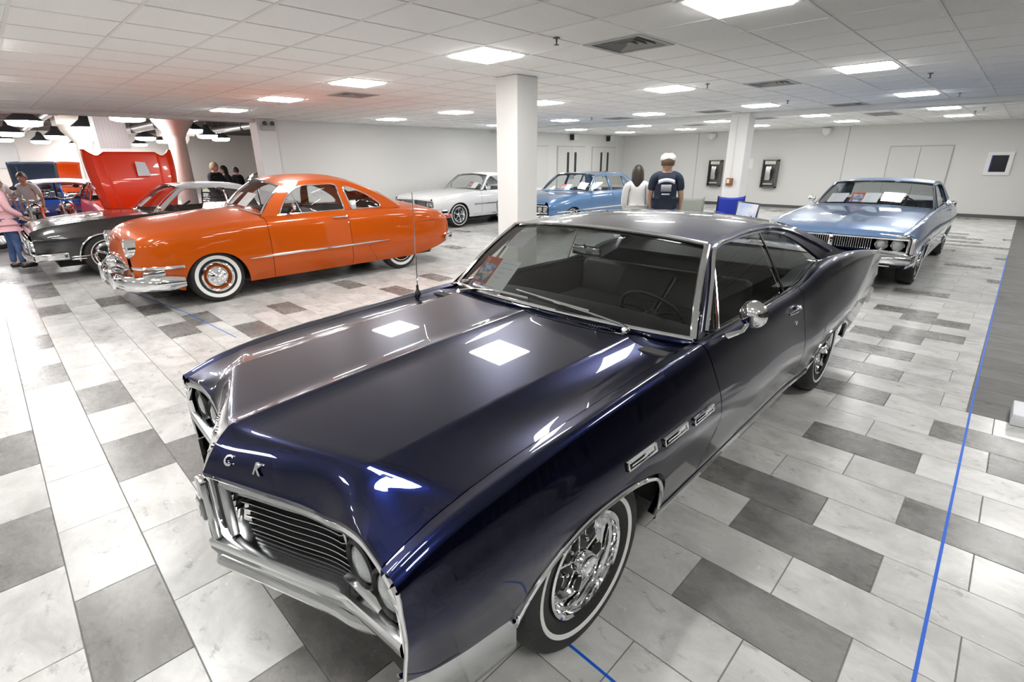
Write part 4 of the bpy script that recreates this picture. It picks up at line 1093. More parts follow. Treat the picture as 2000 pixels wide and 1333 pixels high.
# ---- light blue convertible behind the dark coupe
def front_elec(root, H):
    front_wide(root, H, CHROME, (.60, .78), half=.90, zlo=.565, zhi=.745, u=.02, bump_z=.47, bump_h=.15)
    MB().grid([[(.02 - .02 * (1 - (v / .93) ** 2), v, z) for z in (.77, .80)] for v in lin(-.93, .93, 15)]).build('hood_lip_moulding', CHROME, root, solid=.012)
    MB().rbox(.0, 0, .38, .04, 1.5, .02, .008).build('lower_bumper_bar', CHROME_D, root)
    for sg in (-1, 1):
        MB().rbox(.05, sg * .95, .655, .10, .05, .20, .015).build('corner_lamp', mat('corner_lens', (.5, .5, .5), .15, .5), root)
    door_mirror(root, H, 2.62); door_mirror(root, H, 2.62, 1)
S_el = dict(paint=STEEL_BLUE, roof_paint=mat('blue_soft_top', (.10, .16, .26), .45, coat=.2), L=5.62, wheels=(.98, 4.18), hood_end=2.12, doors=[2.25, 3.75],
    zsh=Sp((0, .80), (.1, .83), (.5, .88), (1.2, .93), (2.2, .965), (3.2, .965), (3.9, .985), (4.6, .975), (5.62, .90)),
    vsh=Sp((0, .87), (.3, .895), (1.2, .91), (2.4, .91), (3.6, .90), (4.6, .90), (5.62, .84)),
    vpk=Sp((0, .95), (.2, .98), (.8, 1.0), (2.4, 1.0), (4, 1.0), (5, .98), (5.62, .92)), zpk=Sp((0, .66), (2, .64), (5.62, .66)),
    bot=Sp((0, .36), (.5, .36), (.6, .28), (4.5, .28), (5.62, .42)), farch=(.42, .48, .66, .25, 2.4, 2.4), rarch=(.46, .50, .56, .25, 2.3, 2.3),
    ws0=(2.33, .972), ws1=(2.86, 1.335), rail=rail_of([(2.86, 1.335), (3.1, 1.36), (3.4, 1.365), (3.8, 1.34), (4.1, 1.24), (4.35, 1.03)]), roof_end=3.95,
    inner=rail_of([(2.47, .985), (2.70, 1.16), (2.92, 1.30), (3.1, 1.315), (3.4, 1.315), (3.72, 1.28), (3.78, 1.10), (3.80, 1.0)]), posts=[], deck=4.36, ridge=.012, vee=.08,
    trim=((.6, 5.0, .60, .02), (1.5, 3.7, .30, .025)), interior=mat('deep_blue_interior', (.012, .02, .03), .5), glass=glass_mat('convertible_glass', (.66, .68, .68)), front=front_elec, drip_mat=BLACKTRIM, wstyle='rally', tumble=.40, liner=mat('pale_liner', (.4, .4, .4), .8))
el_car, H_el = gen_car('convertible_car', 'light steel blue convertible with its top up, behind the dark coupe', (8.32, 1.80, 0), S_el)

# ---- black coupe with grey roof behind the orange coupe
def front_black(root, H):
    front_wide(root, H, CHROME, (.62, .79), half=.88, zlo=.47, zhi=.67, u=.0, bump_z=.40, bump_h=.12, bars=6)
    MB().grid([[(-.03, v, z) for z in (.68, .71)] for v in lin(-.9, .9, 9)]).build('grille_lip', CHROME, root, solid=.02)
    door_mirror(root, H, 1.75)
    for sg in (-1, 1):
        for z in (.33, .37): MB().rbox(.62, sg * (H['side'].V(.62, z) + .004), z, .34, .012, .018, .004).build('cornering_trim', CHROME, root)
S_bk = dict(paint=BLACKP, roof_paint=SILVERV, L=5.3, wheels=(.95, 4.0), hood_end=1.55, doors=[1.70, 3.10], u0=.05,
    zsh=Sp((0, .74), (.08, .80), (.3, .86), (.9, .92), (1.6, .955), (2.6, .955), (3.4, .96), (4.2, .98), (5.3, .88)),
    vsh=Sp((0, .84), (.3, .87), (1.2, .88), (2.4, .88), (3.6, .87), (4.6, .88), (5.3, .80)),
    vpk=Sp((0, .90), (.2, .95), (.8, .98), (2.4, .97), (4, .98), (5.3, .88)), zpk=Sp((0, .62), (5.3, .62)),
    bot=Sp((0, .34), (.5, .32), (.6, .27), (4.5, .27), (5.3, .40)), farch=(.40, .40, .70, .22, 2.3, 2.3), rarch=(.40, .42, .64, .22, 2.3, 2.3),
    ws0=(1.72, .965), ws1=(2.22, 1.36), rail=rail_of([(2.22, 1.36), (2.5, 1.385), (2.9, 1.385), (3.3, 1.35), (3.7, 1.24), (4.1, 1.05)]), roof_end=3.35,
    inner=rail_of([(1.85, .98), (2.08, 1.17), (2.28, 1.32), (2.5, 1.342), (2.9, 1.34), (3.2, 1.29), (3.42, 1.17), (3.5, .98)]), posts=[2.95], post_w=[(.012, CHROME)], deck=4.05,
    trim=((1.5, 3.5, .30, .02),), front=front_black, wstyle='mag', ww=(.235, .25), glass=GLASS_CLEAR, R=.35)
bk_car, H_bk = gen_car('muscle_coupe', 'black two-door coupe with grey vinyl roof, nose beside the woman in pink', (.33, 11.62, 0), S_bk)

# ---- white coupe by the side wall
def front_white(root, H):
    front_wide(root, H, CHROME, (.60, .78), half=.88, zlo=.56, zhi=.755, u=.06, bump_z=.46, bump_h=.12)
    door_mirror(root, H, 1.95)
    MB().tube([(.75, 0, H['hz'](.75, 0)), (.74, 0, H['hz'](.75, 0) + .04)], .006, 6).build('hood_ornament', CHROME, root)
S_wh = dict(paint=WHITEP, L=5.2, wheels=(.90, 3.95), hood_end=1.60, doors=[1.75, 3.1], u0=.03,
    zsh=Sp((0, .80), (.1, .84), (.4, .88), (1.0, .92), (1.7, .95), (2.6, .95), (3.6, .95), (4.4, .93), (5.2, .86)),
    vsh=Sp((0, .84), (.3, .87), (1.2, .88), (2.4, .88), (3.6, .87), (5.2, .80)), vpk=Sp((0, .90), (.2, .94), (.8, .96), (2.4, .96), (4, .96), (5.2, .88)), zpk=Sp((0, .66), (5.2, .64)),
    bot=Sp((0, .36), (.5, .34), (.6, .26), (4.4, .26), (5.2, .40)), farch=(.40, .40, .68, .20, 2.2, 2.2), rarch=(.42, .44, .58, .20, 2.3, 2.3),
    ws0=(1.78, .965), ws1=(2.24, 1.36), rail=rail_of([(2.24, 1.36), (2.6, 1.39), (3.0, 1.385), (3.4, 1.33), (3.8, 1.18), (4.05, 1.02)]), roof_end=3.35,
    inner=rail_of([(1.9, .98), (2.1, 1.17), (2.3, 1.32), (2.6, 1.345), (2.95, 1.34), (3.2, 1.29), (3.36, 1.15), (3.42, .98)]), posts=[2.05], post_w=[(.012, CHROME)], deck=4.06,
    trim=((1.45, 4.9, .60, .022), (1.45, 3.4, .31, .025)), front=front_white, wstyle='mag', ww=(.262, .285), glass=GLASS_CLEAR, arch_trim=False, interior=mat('grey_interior', (.25, .25, .25), .6))
wh_car, H_wh = gen_car('white_coupe', 'white two-door coupe parked along the plain grey wall', (8.36, 12.05, 0), S_wh)

# ---- blue four-door sedan half hidden by the pillar
def front_sedan(root, H):
    front_wide(root, H, CHROME, (.58, .76), half=.86, zlo=.55, zhi=.72, u=.03, bump_z=.44, bump_h=.13)
    door_mirror(root, H, 1.92)
S_sd = dict(paint=MID_BLUE, L=5.1, wheels=(.92, 3.85), hood_end=1.55, doors=[1.70, 2.72, 3.55], u0=.03,
    zsh=Sp((0, .80), (.1, .84), (.5, .90), (1.6, .965), (2.6, .965), (3.6, .965), (4.4, .95), (5.1, .88)),
    vsh=Sp((0, .84), (.3, .87), (1.2, .88), (3.6, .87), (5.1, .80)), vpk=Sp((0, .90), (.2, .94), (.8, .96), (4, .96), (5.1, .88)), zpk=Sp((0, .64), (5.1, .64)),
    bot=Sp((0, .36), (.5, .34), (.6, .26), (4.4, .26), (5.1, .40)), farch=(.40, .40, .66, .20, 2.2, 2.2), rarch=(.42, .44, .60, .20, 2.3, 2.3),
    ws0=(1.74, .98), ws1=(2.22, 1.38), rail=rail_of([(2.22, 1.38), (2.6, 1.405), (3.1, 1.405), (3.6, 1.375), (3.9, 1.20), (4.08, 1.0)]), roof_end=3.62,
    inner=rail_of([(1.88, .99), (2.08, 1.18), (2.28, 1.335), (2.6, 1.355), (3.1, 1.355), (3.5, 1.33), (3.68, 1.17), (3.74, .99)]), posts=[2.74, 3.45], post_w=[(.05, None), (.03, None)], deck=4.1,
    trim=((.3, 4.9, .56, .018),), front=front_sedan, wstyle='mag', ww=(.25, .27), glass=GLASS_CLEAR, interior=BLUE_IN, arch_trim=False)
sd_car, H_sd = gen_car('blue_sedan', 'blue four-door sedan half hidden by the square pillar', (9.42, 8.92, 0), S_sd)
# ================================================================== the orange coupe
ORANGE = mat('orange_paint', (.50, .080, .0004), .35, .1, coat=.75, spec=.1, coat_rough=.02)
def build_orange():
    root = thing('shoebox_coupe', 'glossy burnt orange rounded fifties coupe with wide whitewall tyres', 'car', (1.09, 8.29, 0)); root['paint'] = 'orange_paint'
    P_ = ORANGE
    vm = Sp((0, .66), (.02, .71), (.06, .765), (.14, .83), (.28, .885), (.5, .915), (.9, .925), (2.5, .925), (3.8, .92), (4.4, .89), (4.7, .84), (4.86, .77), (4.93, .70), (4.96, .64))
    zsh = Sp((0, .82), (.03, .86), (.1, .905), (.25, .95), (.5, .98), (.9, 1.0), (1.6, 1.035), (2.6, 1.045), (3.5, 1.035), (4.1, 1.0), (4.5, .95), (4.8, .88), (4.96, .78))
    bot = Sp((0, .36), (.3, .33), (.42, .24), (.6, .215), (3.9, .215), (4.2, .24), (4.6, .32), (4.96, .43))
    fr = lambda u: max(0, (vm(u) - .6))
    rows = [(lambda u: .12, lambda u: vm(u) - .12), (lambda u: .25, lambda u: vm(u) - .055), (lambda u: .40, lambda u: vm(u) - .012), (lambda u: .54, vm), (lambda u: .70, lambda u: vm(u) - .004),
            (lambda u: zsh(u) - .15 if zsh(u) > .95 else zsh(u) - .10, lambda u: vm(u) - .016), (lambda u: zsh(u) - .065, lambda u: vm(u) - .034), (lambda u: zsh(u) - .022, lambda u: vm(u) - .066), (zsh, lambda u: vm(u) - .11)]
    fc, rc = .87, 3.80
    fa = arch_fn(fc, .40, .40, .665, .20, 2.2, 2.2); side = Side(rows, bot, [(fc, .40, .40, fa)])
    hz0 = Sp((0, .90), (.02, .94), (.06, .99), (.14, 1.035), (.35, 1.085), (.7, 1.12), (1.2, 1.165), (1.62, 1.19))
    sv = lambda u: vm(u) - .11
    def top(u):
        h = zsh(u); v0 = sv(u); return [(v0 - .03, h + .010), (v0 - .06, h + .018)]
    def topD(u):
        h = zsh(u); v0 = sv(u); return [(v0 - .02, h + .012), (v0 - .045, h + .03), (v0 - .05, h + .0)]
    uA, uB = 1.60, 2.83
    for sg in (-1, 1):
        MB().grid(side.patch(0, uA - .003, 16, .03, sg, top=top)).build('fender', P_, root, angle=50)
        MB().grid(side.patch(uA + .003, uB - .003, 16, .06, sg, top=topD)).build('door', P_, root, angle=50)
        MB().grid(side.patch(uB + .003, 4.96, 16, .03, sg, top=top)).build('quarter_panel', P_, root, angle=50)
        V = lambda u, z, o_=0.0: (u, sg * (side.V(u, z) + o_), z)
        sp_ = [[V(u, z0 + dz, o_) for dz, o_ in ((-w_, 0), (-w_ * .5, .014), (w_ * .5, .014), (w_, 0))] for u, z0, w_ in [(u, .535 + .012 * (u - 1.29) / 2.2, .018 * min(1, .25 + (u - 1.27) / .35) * (1 if u < 3.2 else max(.25, (3.55 - u) / .35))) for u in lin(1.29, 3.5, 40)]]
        MB().grid(sp_).build('side_spear', CHROME, root)
        MB().tube([V(u, .50 + .0 * u, .001) for u in lin(3.16, 4.72, 30)], .007, 6).build('skirt_crease', P_, root)
        MB().tube([V(3.12 + .0, .49, .0), V(3.17, .40, .0), V(3.25, .29, 0), V(3.30, .215, .0)], .004, 6).build('skirt_seam', BLACKTRIM, root)
        hd = MB().tube([V(2.58, .985, .004), V(2.60, .985, .03), V(2.68, .985, .034), V(2.78, .985, .03)], .011, 8).build('door_handle', CHROME, root)
        MB().sphere(V(2.79, .985, .022), .022, 10, 8).build('button', CHROME, hd)
        MB().sphere(V(2.81, .885, .002), .014, 10, 6).build('door_lock', CHROME, root)
        MB().sphere((4.935, sg * .70, .80), .05, 14, 10, (1.9, .8, .75)).build('tail_lamp', REDLENS, root)
        MB().tube([V(4.15 + .8 * t, .80 + .0 * t, .002) for t in lin(0, .85, 12)], [.004 + .018 * t for t in lin(0, 1, 12)], 8).build('tail_lamp_pod', P_, root)
    # hood
    Ph = []
    for u in [0, .01, .025, .045, .07, .1, .14] + lin(.19, 1.60, 24):
        s0 = sv(u) - .06; e = zsh(u) + .018; Ph.append([(u, q * s0, e + (hz0(u) - e) * (1 - abs(q) ** 2.2) ** 1.0) for q in lin(-1, 1, 31)])
    MB().grid(Ph).build('hood', P_, root, angle=50)
    # nose: rounded front panel with the mouth
    def nose_u(q, z): return -.035 * (1 - q * q) - .03 * math.sin(max(0, min(1, (z - .36) / .5)) * PI)
    Pn = []
    for q in lin(-1, 1, 31):
        col = []
        for t in lin(0, 1, 12):
            s0 = sv(0) - .06; zt = zsh(0) + .018 + (hz0(0) - zsh(0) - .018) * (1 - abs(q) ** 2.2); vb = side.V(0, .38) if False else .60
            z = .36 + (zt - .36) * t; vv = q * (side.V(0, min(z, zsh(0))) * (1 - t ** 3) + s0 * t ** 3); col.append((nose_u(q, z) * (1 - t ** 4), vv, z))
        Pn.append(col)
    MB().grid(Pn).build('nose_panel', P_, root, angle=50)
    # grille: dark mouth, chrome surround, centre bullet and bars
    mouth = [( .54 * math.cos(a) * (1 if abs(math.cos(a)) < .9 else 1), .575 + .085 * math.sin(a)) for a in lin(0, 2 * PI, 41)[:-1]]
    MB().grid([[(-.075 + .02 * (y / .54) ** 2, y * k, .575 + (z - .575) * k) for k in (.02, .5, 1)] for y, z in mouth], closeu=True).build('grille_mouth', BLACK, root)
    MB().tube([(-.085 + .05 * (y / .54) ** 2, y * 1.03, .575 + (z - .575) * 1.1) for y, z in mouth], .018, 8, close=True).build('grille_surround', CHROME, root)
    MB().lathe([(.001, -.17), (.035, -.16), (.07, -.125), (.088, -.09), (.10, -.075), (.105, -.04)], 24, 'x', (0, 0, .575)).build('grille_bullet', CHROME, root)
    for sg in (-1, 1):
        MB().tube([(-.09, sg * .08, .575), (-.08, sg * .3, .57), (-.03, sg * .58, .56), (.06, sg * .76, .555), (.20, sg * .865, .55), (.40, sg * .922, .55), (.50, sg * .925, .55)], .02, 8, ry=.024).build('grille_bar', CHROME, root)
        pk = MB().rbox(.17, sg * .845, .485, .24, .10, .085, .02, None)
        pk.build('parking_lamp', CHROME_D, root)
        o = MB().lathe([(.001, -.045), (.05, -.038), (.085, -.015), (.09, .0)], 28, 'x', (.02, sg * .63, .795)).build('headlamp', LENS, root)
        MB().lathe([(.088, -.02), (.098, -.045), (.118, -.03), (.122, .02), (.118, .10)], 28, 'x', (.02, sg * .63, .795)).build('headlamp_ring', CHROME, o)
        # bumper half and overrider
        path = catmull([(-.17, 0, .36), (-.165, .3, .36), (-.11, .58, .36), (.02, .80, .36), (.22, .925, .36), (.47, .955, .36)], 6)
        Pb = []
        for i, p in enumerate(path):
            a = path[max(i - 1, 0)]; b = path[min(i + 1, len(path) - 1)]; t = Vector((b[0] - a[0], b[1] - a[1])).normalized(); nn = Vector((-t.y, t.x)); nn = nn if nn.x < 0 or nn.y > 0 and abs(nn.y) > .8 else -nn
            if i == 0: nn = Vector((-1, 0))
            hs = .095 * (1 if i < len(path) - 4 else (.7 + .3 * (len(path) - 1 - i) / 3))
            Pb.append([(p[0] - nn.x * (-d_), sg * (p[1] + nn.y * d_), .36 + h_ * hs) for d_, h_ in ((-.04, -1), (.0, -.85), (.022, -.45), (.03, 0), (.022, .45), (.0, .85), (-.04, 1))])
        MB().grid(Pb).build('front_bumper', CHROME, root, angle=60)
        MB().rbox(-.185, sg * .36, .40, .07, .09, .26, .03).build('bumper_guard', CHROME, root, angle=60)
    # rear bumper
    for sg in (-1, 1):
        MB().tube([(5.06, 0, .44), (5.05, sg * .4, .44), (5.0, sg * .68, .44), (4.86, sg * .84, .44), (4.74, sg * .90, .44)], .03, 8, ry=.065).build('rear_bumper', CHROME, root)
    # trunk
    dz = Sp((3.62, 1.17), (3.8, 1.155), (4.2, 1.105), (4.55, 1.02), (4.8, .93), (4.92, .84), (4.97, .76))
    Pt = []
    for u in lin(3.60, 4.75, 18) + [4.82, 4.88, 4.92, 4.95, 4.96]:
        s0 = sv(u) - .06; e = zsh(u) + .018; Pt.append([(u, q * s0, e + (max(dz(u), e) - e) * (1 - abs(q) ** 2.2)) for q in lin(-1, 1, 25)])
    MB().grid(Pt).build('trunk_lid', P_, root, angle=50)
    MB().grid([[(4.96 + .03 * (1 - q * q), q * side.V(4.96, min(z, zsh(4.96))), z) for q in lin(-1, 1, 13)] for z in lin(.43, .80, 8)]).build('tail_panel', P_, root)
    # greenhouse
    gr = Green(lambda u: 1.05, lambda u: vm(u) - .155, .36)
    A0, A1 = (1.58, 1.07), (1.98, 1.455)
    rail = catmull([(1.98, 1.455), (2.2, 1.505), (2.5, 1.52), (2.85, 1.505), (3.15, 1.44), (3.42, 1.325), (3.65, 1.20), (3.84, 1.07)], 7)
    O = resample(catmull([A0, (1.76, 1.27), A1], 6)[:-1] + rail, 60)
    innd = catmull([(1.83, 1.068), (1.92, 1.20), (2.06, 1.35), (2.25, 1.44), (2.5, 1.452), (2.79, 1.445), (2.82, 1.30), (2.845, 1.068)], 6)
    innq = catmull([(2.975, 1.068), (2.94, 1.25), (2.93, 1.40), (3.05, 1.385), (3.22, 1.31), (3.38, 1.215), (3.48, 1.12), (3.47, 1.068)], 6)
    zmin_d, zmin_q = 1.062, 1.066
    for sg in (-1, 1):
        # side wall of the cabin with two window openings, as strips between outer edge and openings
        top_d = lambda u: float(np.interp(u, [p[0] for p in innd[:40]], [p[1] for p in innd[:40]]))
        outz = lambda u: float(np.interp(u, [p[0] for p in O], [p[1] for p in O]))
        def strip(us, lo, hi, nm): MB().grid([[(u, sg * gr.V(u, z), z) for z in lin(lo(u), max(hi(u), lo(u) + .001), 5)] for u in us]).build(nm, P_, root, angle=50)
        strip(lin(1.58, 1.83, 8), lambda u: 1.04, outz, 'a_pillar')
        dd = [p for p in innd if p[1] > 1.0]; du = [p[0] for p in innd]; 
        up = [p for p in innd[:31]]; upu, upz = [p[0] for p in up], [p[1] for p in up]
        strip(lin(1.83, 2.79, 26), lambda u: float(np.interp(u, upu, upz)), outz, 'roof_rail')
        bf = innd[30:]; bq = innq[:13][::-1]
        n_ = 12; LB = resample(bf, n_); RB = resample(bq, n_)
        MB().grid([[(a[0] + (b[0] - a[0]) * t, sg * gr.V(a[0] + (b[0] - a[0]) * t, a[1] + (b[1] - a[1]) * t), a[1] + (b[1] - a[1]) * t) for t in (0, .33, .66, 1)] for a, b in zip(LB, RB)]).build('b_pillar', P_, root)
        strip(lin(2.79, 2.93, 5), lambda u: 1.445 - (u - 2.79) / .14 * .045, outz, 'roof_rail')
        uq = [p for p in innq[12:38]]; uqu, uqz = [p[0] for p in uq], [p[1] for p in uq]
        strip(lin(2.93, 3.48, 16), lambda u: float(np.interp(u, uqu, uqz)), outz, 'roof_rail')
        strip(lin(3.48, 3.835, 10), lambda u: 1.04, outz, 'c_pillar')
        for cv, nm in ((innd, 'door_window'), (innq, 'quarter_window')):
            pts = gr.pts(cv, sg, .004); MB().tube(pts, .011, 6, close=True).build('window_moulding', CHROME, root)
            c0 = np.mean([p for p in cv], axis=0)
            MB().grid([[(c0[0] + (u - c0[0]) * k, sg * (gr.V(u, z) - .012), c0[1] + (z - c0[1]) * k) for k in (0, .5, 1)] for u, z in cv], closeu=True).build(nm, GLASS_CLEAR, root)
        MB().tube(gr.pts([(2.16, 1.07), (2.12, 1.25), (2.10, 1.38)], sg, .0), .010, 6).build('vent_division', CHROME, root)
        MB().grid([[(u, sg * (gr.V(u, 1.06) + o_), z) for o_, z in ((.012, 1.045), (.016, 1.058), (.008, 1.07))] for u in lin(1.80, 2.84, 16)]).build('belt_moulding', CHROME, root)
        # cabin shoulders down to the body
        MB().grid([[(u, sg * (gr.V(u, 1.05) + (sv(u) - .05 - gr.V(u, 1.05)) * t), 1.055 - (1.055 - zsh(u) - .008) * t) for t in (0, .5, 1)] for u in lin(1.56, 3.86, 24)]).build('shoulder', P_, root)
    def cross(u, z, bow, crown=.085, nn=27, k=1.0): 
        v = gr.V(u, z) * k; return [(u + bow * (1 - q * q), v * q, z + crown * (1 - abs(q) ** 2.1)) for q in lin(-1, 1, nn)]
    R = resample(rail, 40); bowf = lambda u: -.12 * max(0, 1 - (u - 1.98) / .6) + .22 * max(0, (u - 3.0) / .84)
    iu = max(k for k, p in enumerate(R) if p[0] <= 3.14); iv = max(k for k, p in enumerate(R) if p[0] <= 3.62)
    crn = lambda u: .085 - .03 * max(0, (u - 3.0) / .84)
    MB().grid([cross(u, z, bowf(u), crn(u)) for u, z in R[:iu + 1]]).build('roof', P_, root, angle=50)
    MB().grid([cross(u, z, bowf(u), crn(u), k=.80) for u, z in R[iu:iv + 1]]).build('rear_window', GLASS_CLEAR, root)
    for sg in (-1, 1): MB().grid([[(u + bowf(u) * (1 - q * q), sg * gr.V(u, z) * q, z + crn(u) * (1 - q ** 2.1)) for q in (.79, .86, .93, 1)] for u, z in R[iu:iv + 1]]).build('sail_panel', P_, root)
    MB().grid([cross(u, z, bowf(u), crn(u)) for u, z in R[iv:]]).build('rear_shelf_panel', P_, root, angle=50)
    # windscreen
    base = [(1.60 - .20 * (1 - abs(q) ** 2), q * .715, 1.085 + .09 * (1 - q * q)) for q in lin(-1, 1, 25)]
    tc = [(x - .008, y * .985, z - .012) for x, y, z in cross(*R[0], bowf(1.98), nn=25)]
    Wg = [[tuple(np.array(a) + (np.array(b) - np.array(a)) * t + np.array((-.02, 0, .02)) * math.sin(PI * t)) for t in lin(0, 1, 9)] for a, b in zip(base, tc)]
    MB().grid(Wg).build('windshield', GLASS_CLEAR, root)
    for pth in (base, tc, Wg[0], Wg[-1]): MB().tube([(x - .005, y, z + .003) for x, y, z in pth], .014, 6).build('windshield_trim', CHROME, root)
    MB().grid([[(u, q * .80, 1.045 + (hz0(1.6) - 1.045 - .012) * (1 - abs(q) ** 2.2)) for q in lin(-1, 1, 17)] for u in (1.59, 1.66)]).build('cowl', P_, root)
    # mirror, papers, cabin
    ms = MB().tube([(1.98, -.775, 1.07), (2.0, -.83, 1.12), (2.01, -.85, 1.15)], .009, 6).build('mirror_stalk', CHROME, root)
    MB().lathe([(.001, -.03), (.04, -.026), (.055, -.004), (.052, .008), (.001, .006)], 20, 'x', (2.02, -.86, 1.17)).build('door_mirror', CHROME, root)
    GI = mat('grey_cloth', (.10, .10, .105), .8)
    MB().grid([[(u, v, z) for v in lin(-.7, .7, 5)] for u, z in ((1.55, 1.06), (1.75, 1.08), (1.86, 1.04), (1.87, .8))]).build('dashboard', P_, root)
    steering_wheel(root, 2.05, -.36, 1.03, .21, -.6)
    bench(root, 2.2, .64, .60, m=GI, back_h=.46); bench(root, 3.0, .60, .62, m=GI, back_h=.42)
    for sg in (-1, 1): MB().grid([[(u, sg * (vm(u) - .17), z) for z in (.3, 1.04)] for u in lin(1.6, 3.6, 5)]).build('door_card', GI, root)
    MB().grid([cross(u, z - .03, bowf(u), k=.97, nn=9) for u, z in R[:iu + 1]]).build('headliner', GI, root)
    b = MB(); b.box(.3, 4.6, -.58, .58, .2, .8); b.box(.45, 1.30, -.80, .80, .72, .85); b.box(1.3, 4.4, -.82, .82, .22, .30); b.build('chassis', BLACK, root, smooth=False)
    for sg in (-1, 1):
        tire_wheel('front_wheel', root, fc, sg * .775, sg, R=.345, W=.19, rim=.195, style='disc', ww=(.205, .282))
        tire_wheel('rear_wheel', root, rc, sg * .70, sg, R=.345, W=.19, rim=.195, style='disc', ww=(.205, .282))
    # paper in the quarter window
    MB().rbox(3.03, -(gr.V(3.03, 1.14) - .03), 1.135, .105, .004, .13, .001).build('window_card', PAPER, root)
    return root, dict(Wg=Wg, gr=gr)
or_car, H_or = build_orange()
# ================================================================== the next hall, seen through the opening
HX0, HX1, HY0, HY1, HZ = -9.0, 16.0, YL + .34, 42.0, 3.75
CONC = mat('hall_concrete', (.46, .44, .43), .35, noise=((.38, .36, .35), .8, .35, .7))
struct(MB().box(HX0, HX1, YL, HY1, -.10, .001).build('floor_hall', CONC, smooth=False))
HW = mat('hall_wall', (.66, .62, .59), .8)
struct(MB().box(HX0, HX1, HY1, HY1 + .2, 0, HZ + .4).build('wall_hall_back', HW, smooth=False))
struct(MB().box(HX0 - .2, HX0, HY0, HY1, 0, HZ + .4).build('wall_hall_end', HW, smooth=False))
struct(MB().box(HX1, HX1 + .2, YL + .2, HY1, 0, HZ + .4).build('wall_hall_side', HW, smooth=False))
struct(MB().box(HX0, HX1, YL + .1, HY1, HZ, HZ + .2).build('ceiling_hall', mat('dark_deck', (.05, .044, .04), .9, noise=((.10, .085, .075), 1.5, .4, .7)), smooth=False))
BEAMM = mat('deck_beam', (.13, .115, .105), .8)
for y in (16.5, 19.5, 22.5, 26, 30, 34, 38):
    struct(MB().box(HX0, HX1, y - .12, y + .12, HZ - .28, HZ).build('trim_beam', BEAMM, smooth=False), 'dark steel beam under the hall deck', 'beam')
DUCT = mat('galvanised_duct', (.30, .30, .30), .4, .7)
for k, (x, z, r) in enumerate(((-3.4, 3.2, .20), (2.1, 3.25, .10), (5.4, 3.2, .17), (8.45, 3.2, .13))):
    d = MB().lathe([(r, HY0 + .1), (r, HY1 - .1)], 20, 'y', (x, 0, z)).build('air_duct', DUCT)
    tag(d, ('fat', 'thin', 'long', 'slim')[k] + ' round metal duct under the dark hall ceiling ' + ('near the end wall', 'above the white-roofed car', 'above the people in black', 'by the hall side wall')[k], 'duct')
    for yy in (15.5, 18, 21, 24, 28, 32, 36): MB().box(x - r - .01, x + r + .01, yy - .02, yy + .02, z - r - .012, z + r + .012, 0).build('duct_strap', BEAMM, d, smooth=False); MB().tube([(x, yy, z + r), (x, yy, HZ - .001)], .01, 6).build('hanger_rod', BEAMM, d)
COLM = mat('cream_column', (.72, .66, .60), .7)
def hall_column(x, y, r, label):
    o = MB().lathe([(r, 0), (r, 2.42), (r * 1.15, 2.5), (r * 2.3, 2.86), (r * 2.4, 2.95), (r * 2.4, 3.05)], 28, 'z', (x, y, 0)).build('wall_hall_column', COLM, angle=30)
    o['kind'] = 'structure'; o['label'] = label; o['category'] = 'column'
    MB().box(x - r * 2.8, x + r * 2.8, y - r * 2.8, y + r * 2.8, 3.05, HZ).build('drop_panel', COLM, o, smooth=False)
hall_column(4.17, 17.0, .215, 'cream round column with flared capital behind the black coupe')
hall_column(3.05, 24.3, .24, 'cream round column with flared capital deep in the hall')
hall_column(7.6, 31.0, .24, 'cream round column with flared capital near the olive car')
hall_column(-.9, 27.0, .24, 'cream round column with flared capital beyond the motorcycles')
pr = MB().box(2.78, 3.52, 19.4, 20.1, 2.2, HZ).build('wall_hall_pier', mat('ribbed_grey', (.46, .47, .47), .5, .3), smooth=False); pr['kind'] = 'structure'; pr['label'] = 'grey metal-clad pier above the raised red hood'; pr['category'] = 'pier'
for k in range(9): MB().box(2.78 + .082 * k + .02, 2.78 + .082 * k + .05, 19.385, 19.4, 2.22, HZ).build('rib', MATS['ribbed_grey'], pr, smooth=False)
MB().box(2.76, 3.54, 19.38, 20.12, 0, 2.2).build('white_base', mat('pier_white', (.82, .82, .82), .6), pr, smooth=False)
sg_ = MB().box(1.2, 2.1, 41.9, 41.97, 1.6, 2.9).build('wall_board', mat('board_grey', (.55, .55, .56), .6), smooth=False); tag(sg_, 'pale grey board fixed to the back wall of the hall', 'board')
# lamps
HL = mat('hall_lamp_glow', (1, 1, 1), .5, emit=(1, .97, .95), estr=LIGHT_HALL)
HB = mat('lamp_housing', (.05, .05, .055), .5)
lampo = thing('pendant_lamp', 'round high-bay lamp with dark cone housing hanging in the hall', 'lamp', group='high-bay lamps of the next hall')
MB().lathe([(.04, .42), (.10, .38), (.16, .22), (.40, .02), (.42, -.02)], 24, 'z').build('housing', HB, lampo)
MB().lathe([(.001, -.16), (.26, -.155), (.37, -.12), (.405, .0)], 24, 'z').build('diffuser', HL, lampo)
MB().tube([(0, 0, .4), (0, 0, .798)], .012, 6).build('hanger', HB, lampo)
LP = [(1.4, 20.6), (3.15, 16.9), (3.05, 22.9), (2.95, 30.5), (2.9, 37.0), (1.4, 28.2), (1.4, 35.1), (6.1, 30.0), (7.7, 33.7), (7.75, 40.0), (6.0, 22.4), (7.7, 26.4), (9.1, 29.2), (-.4, 18.0), (-.4, 25), (-2.2, 21), (-2.2, 30), (-2.5, 37), (.2, 32), (.3, 39), (4.85, 41)]
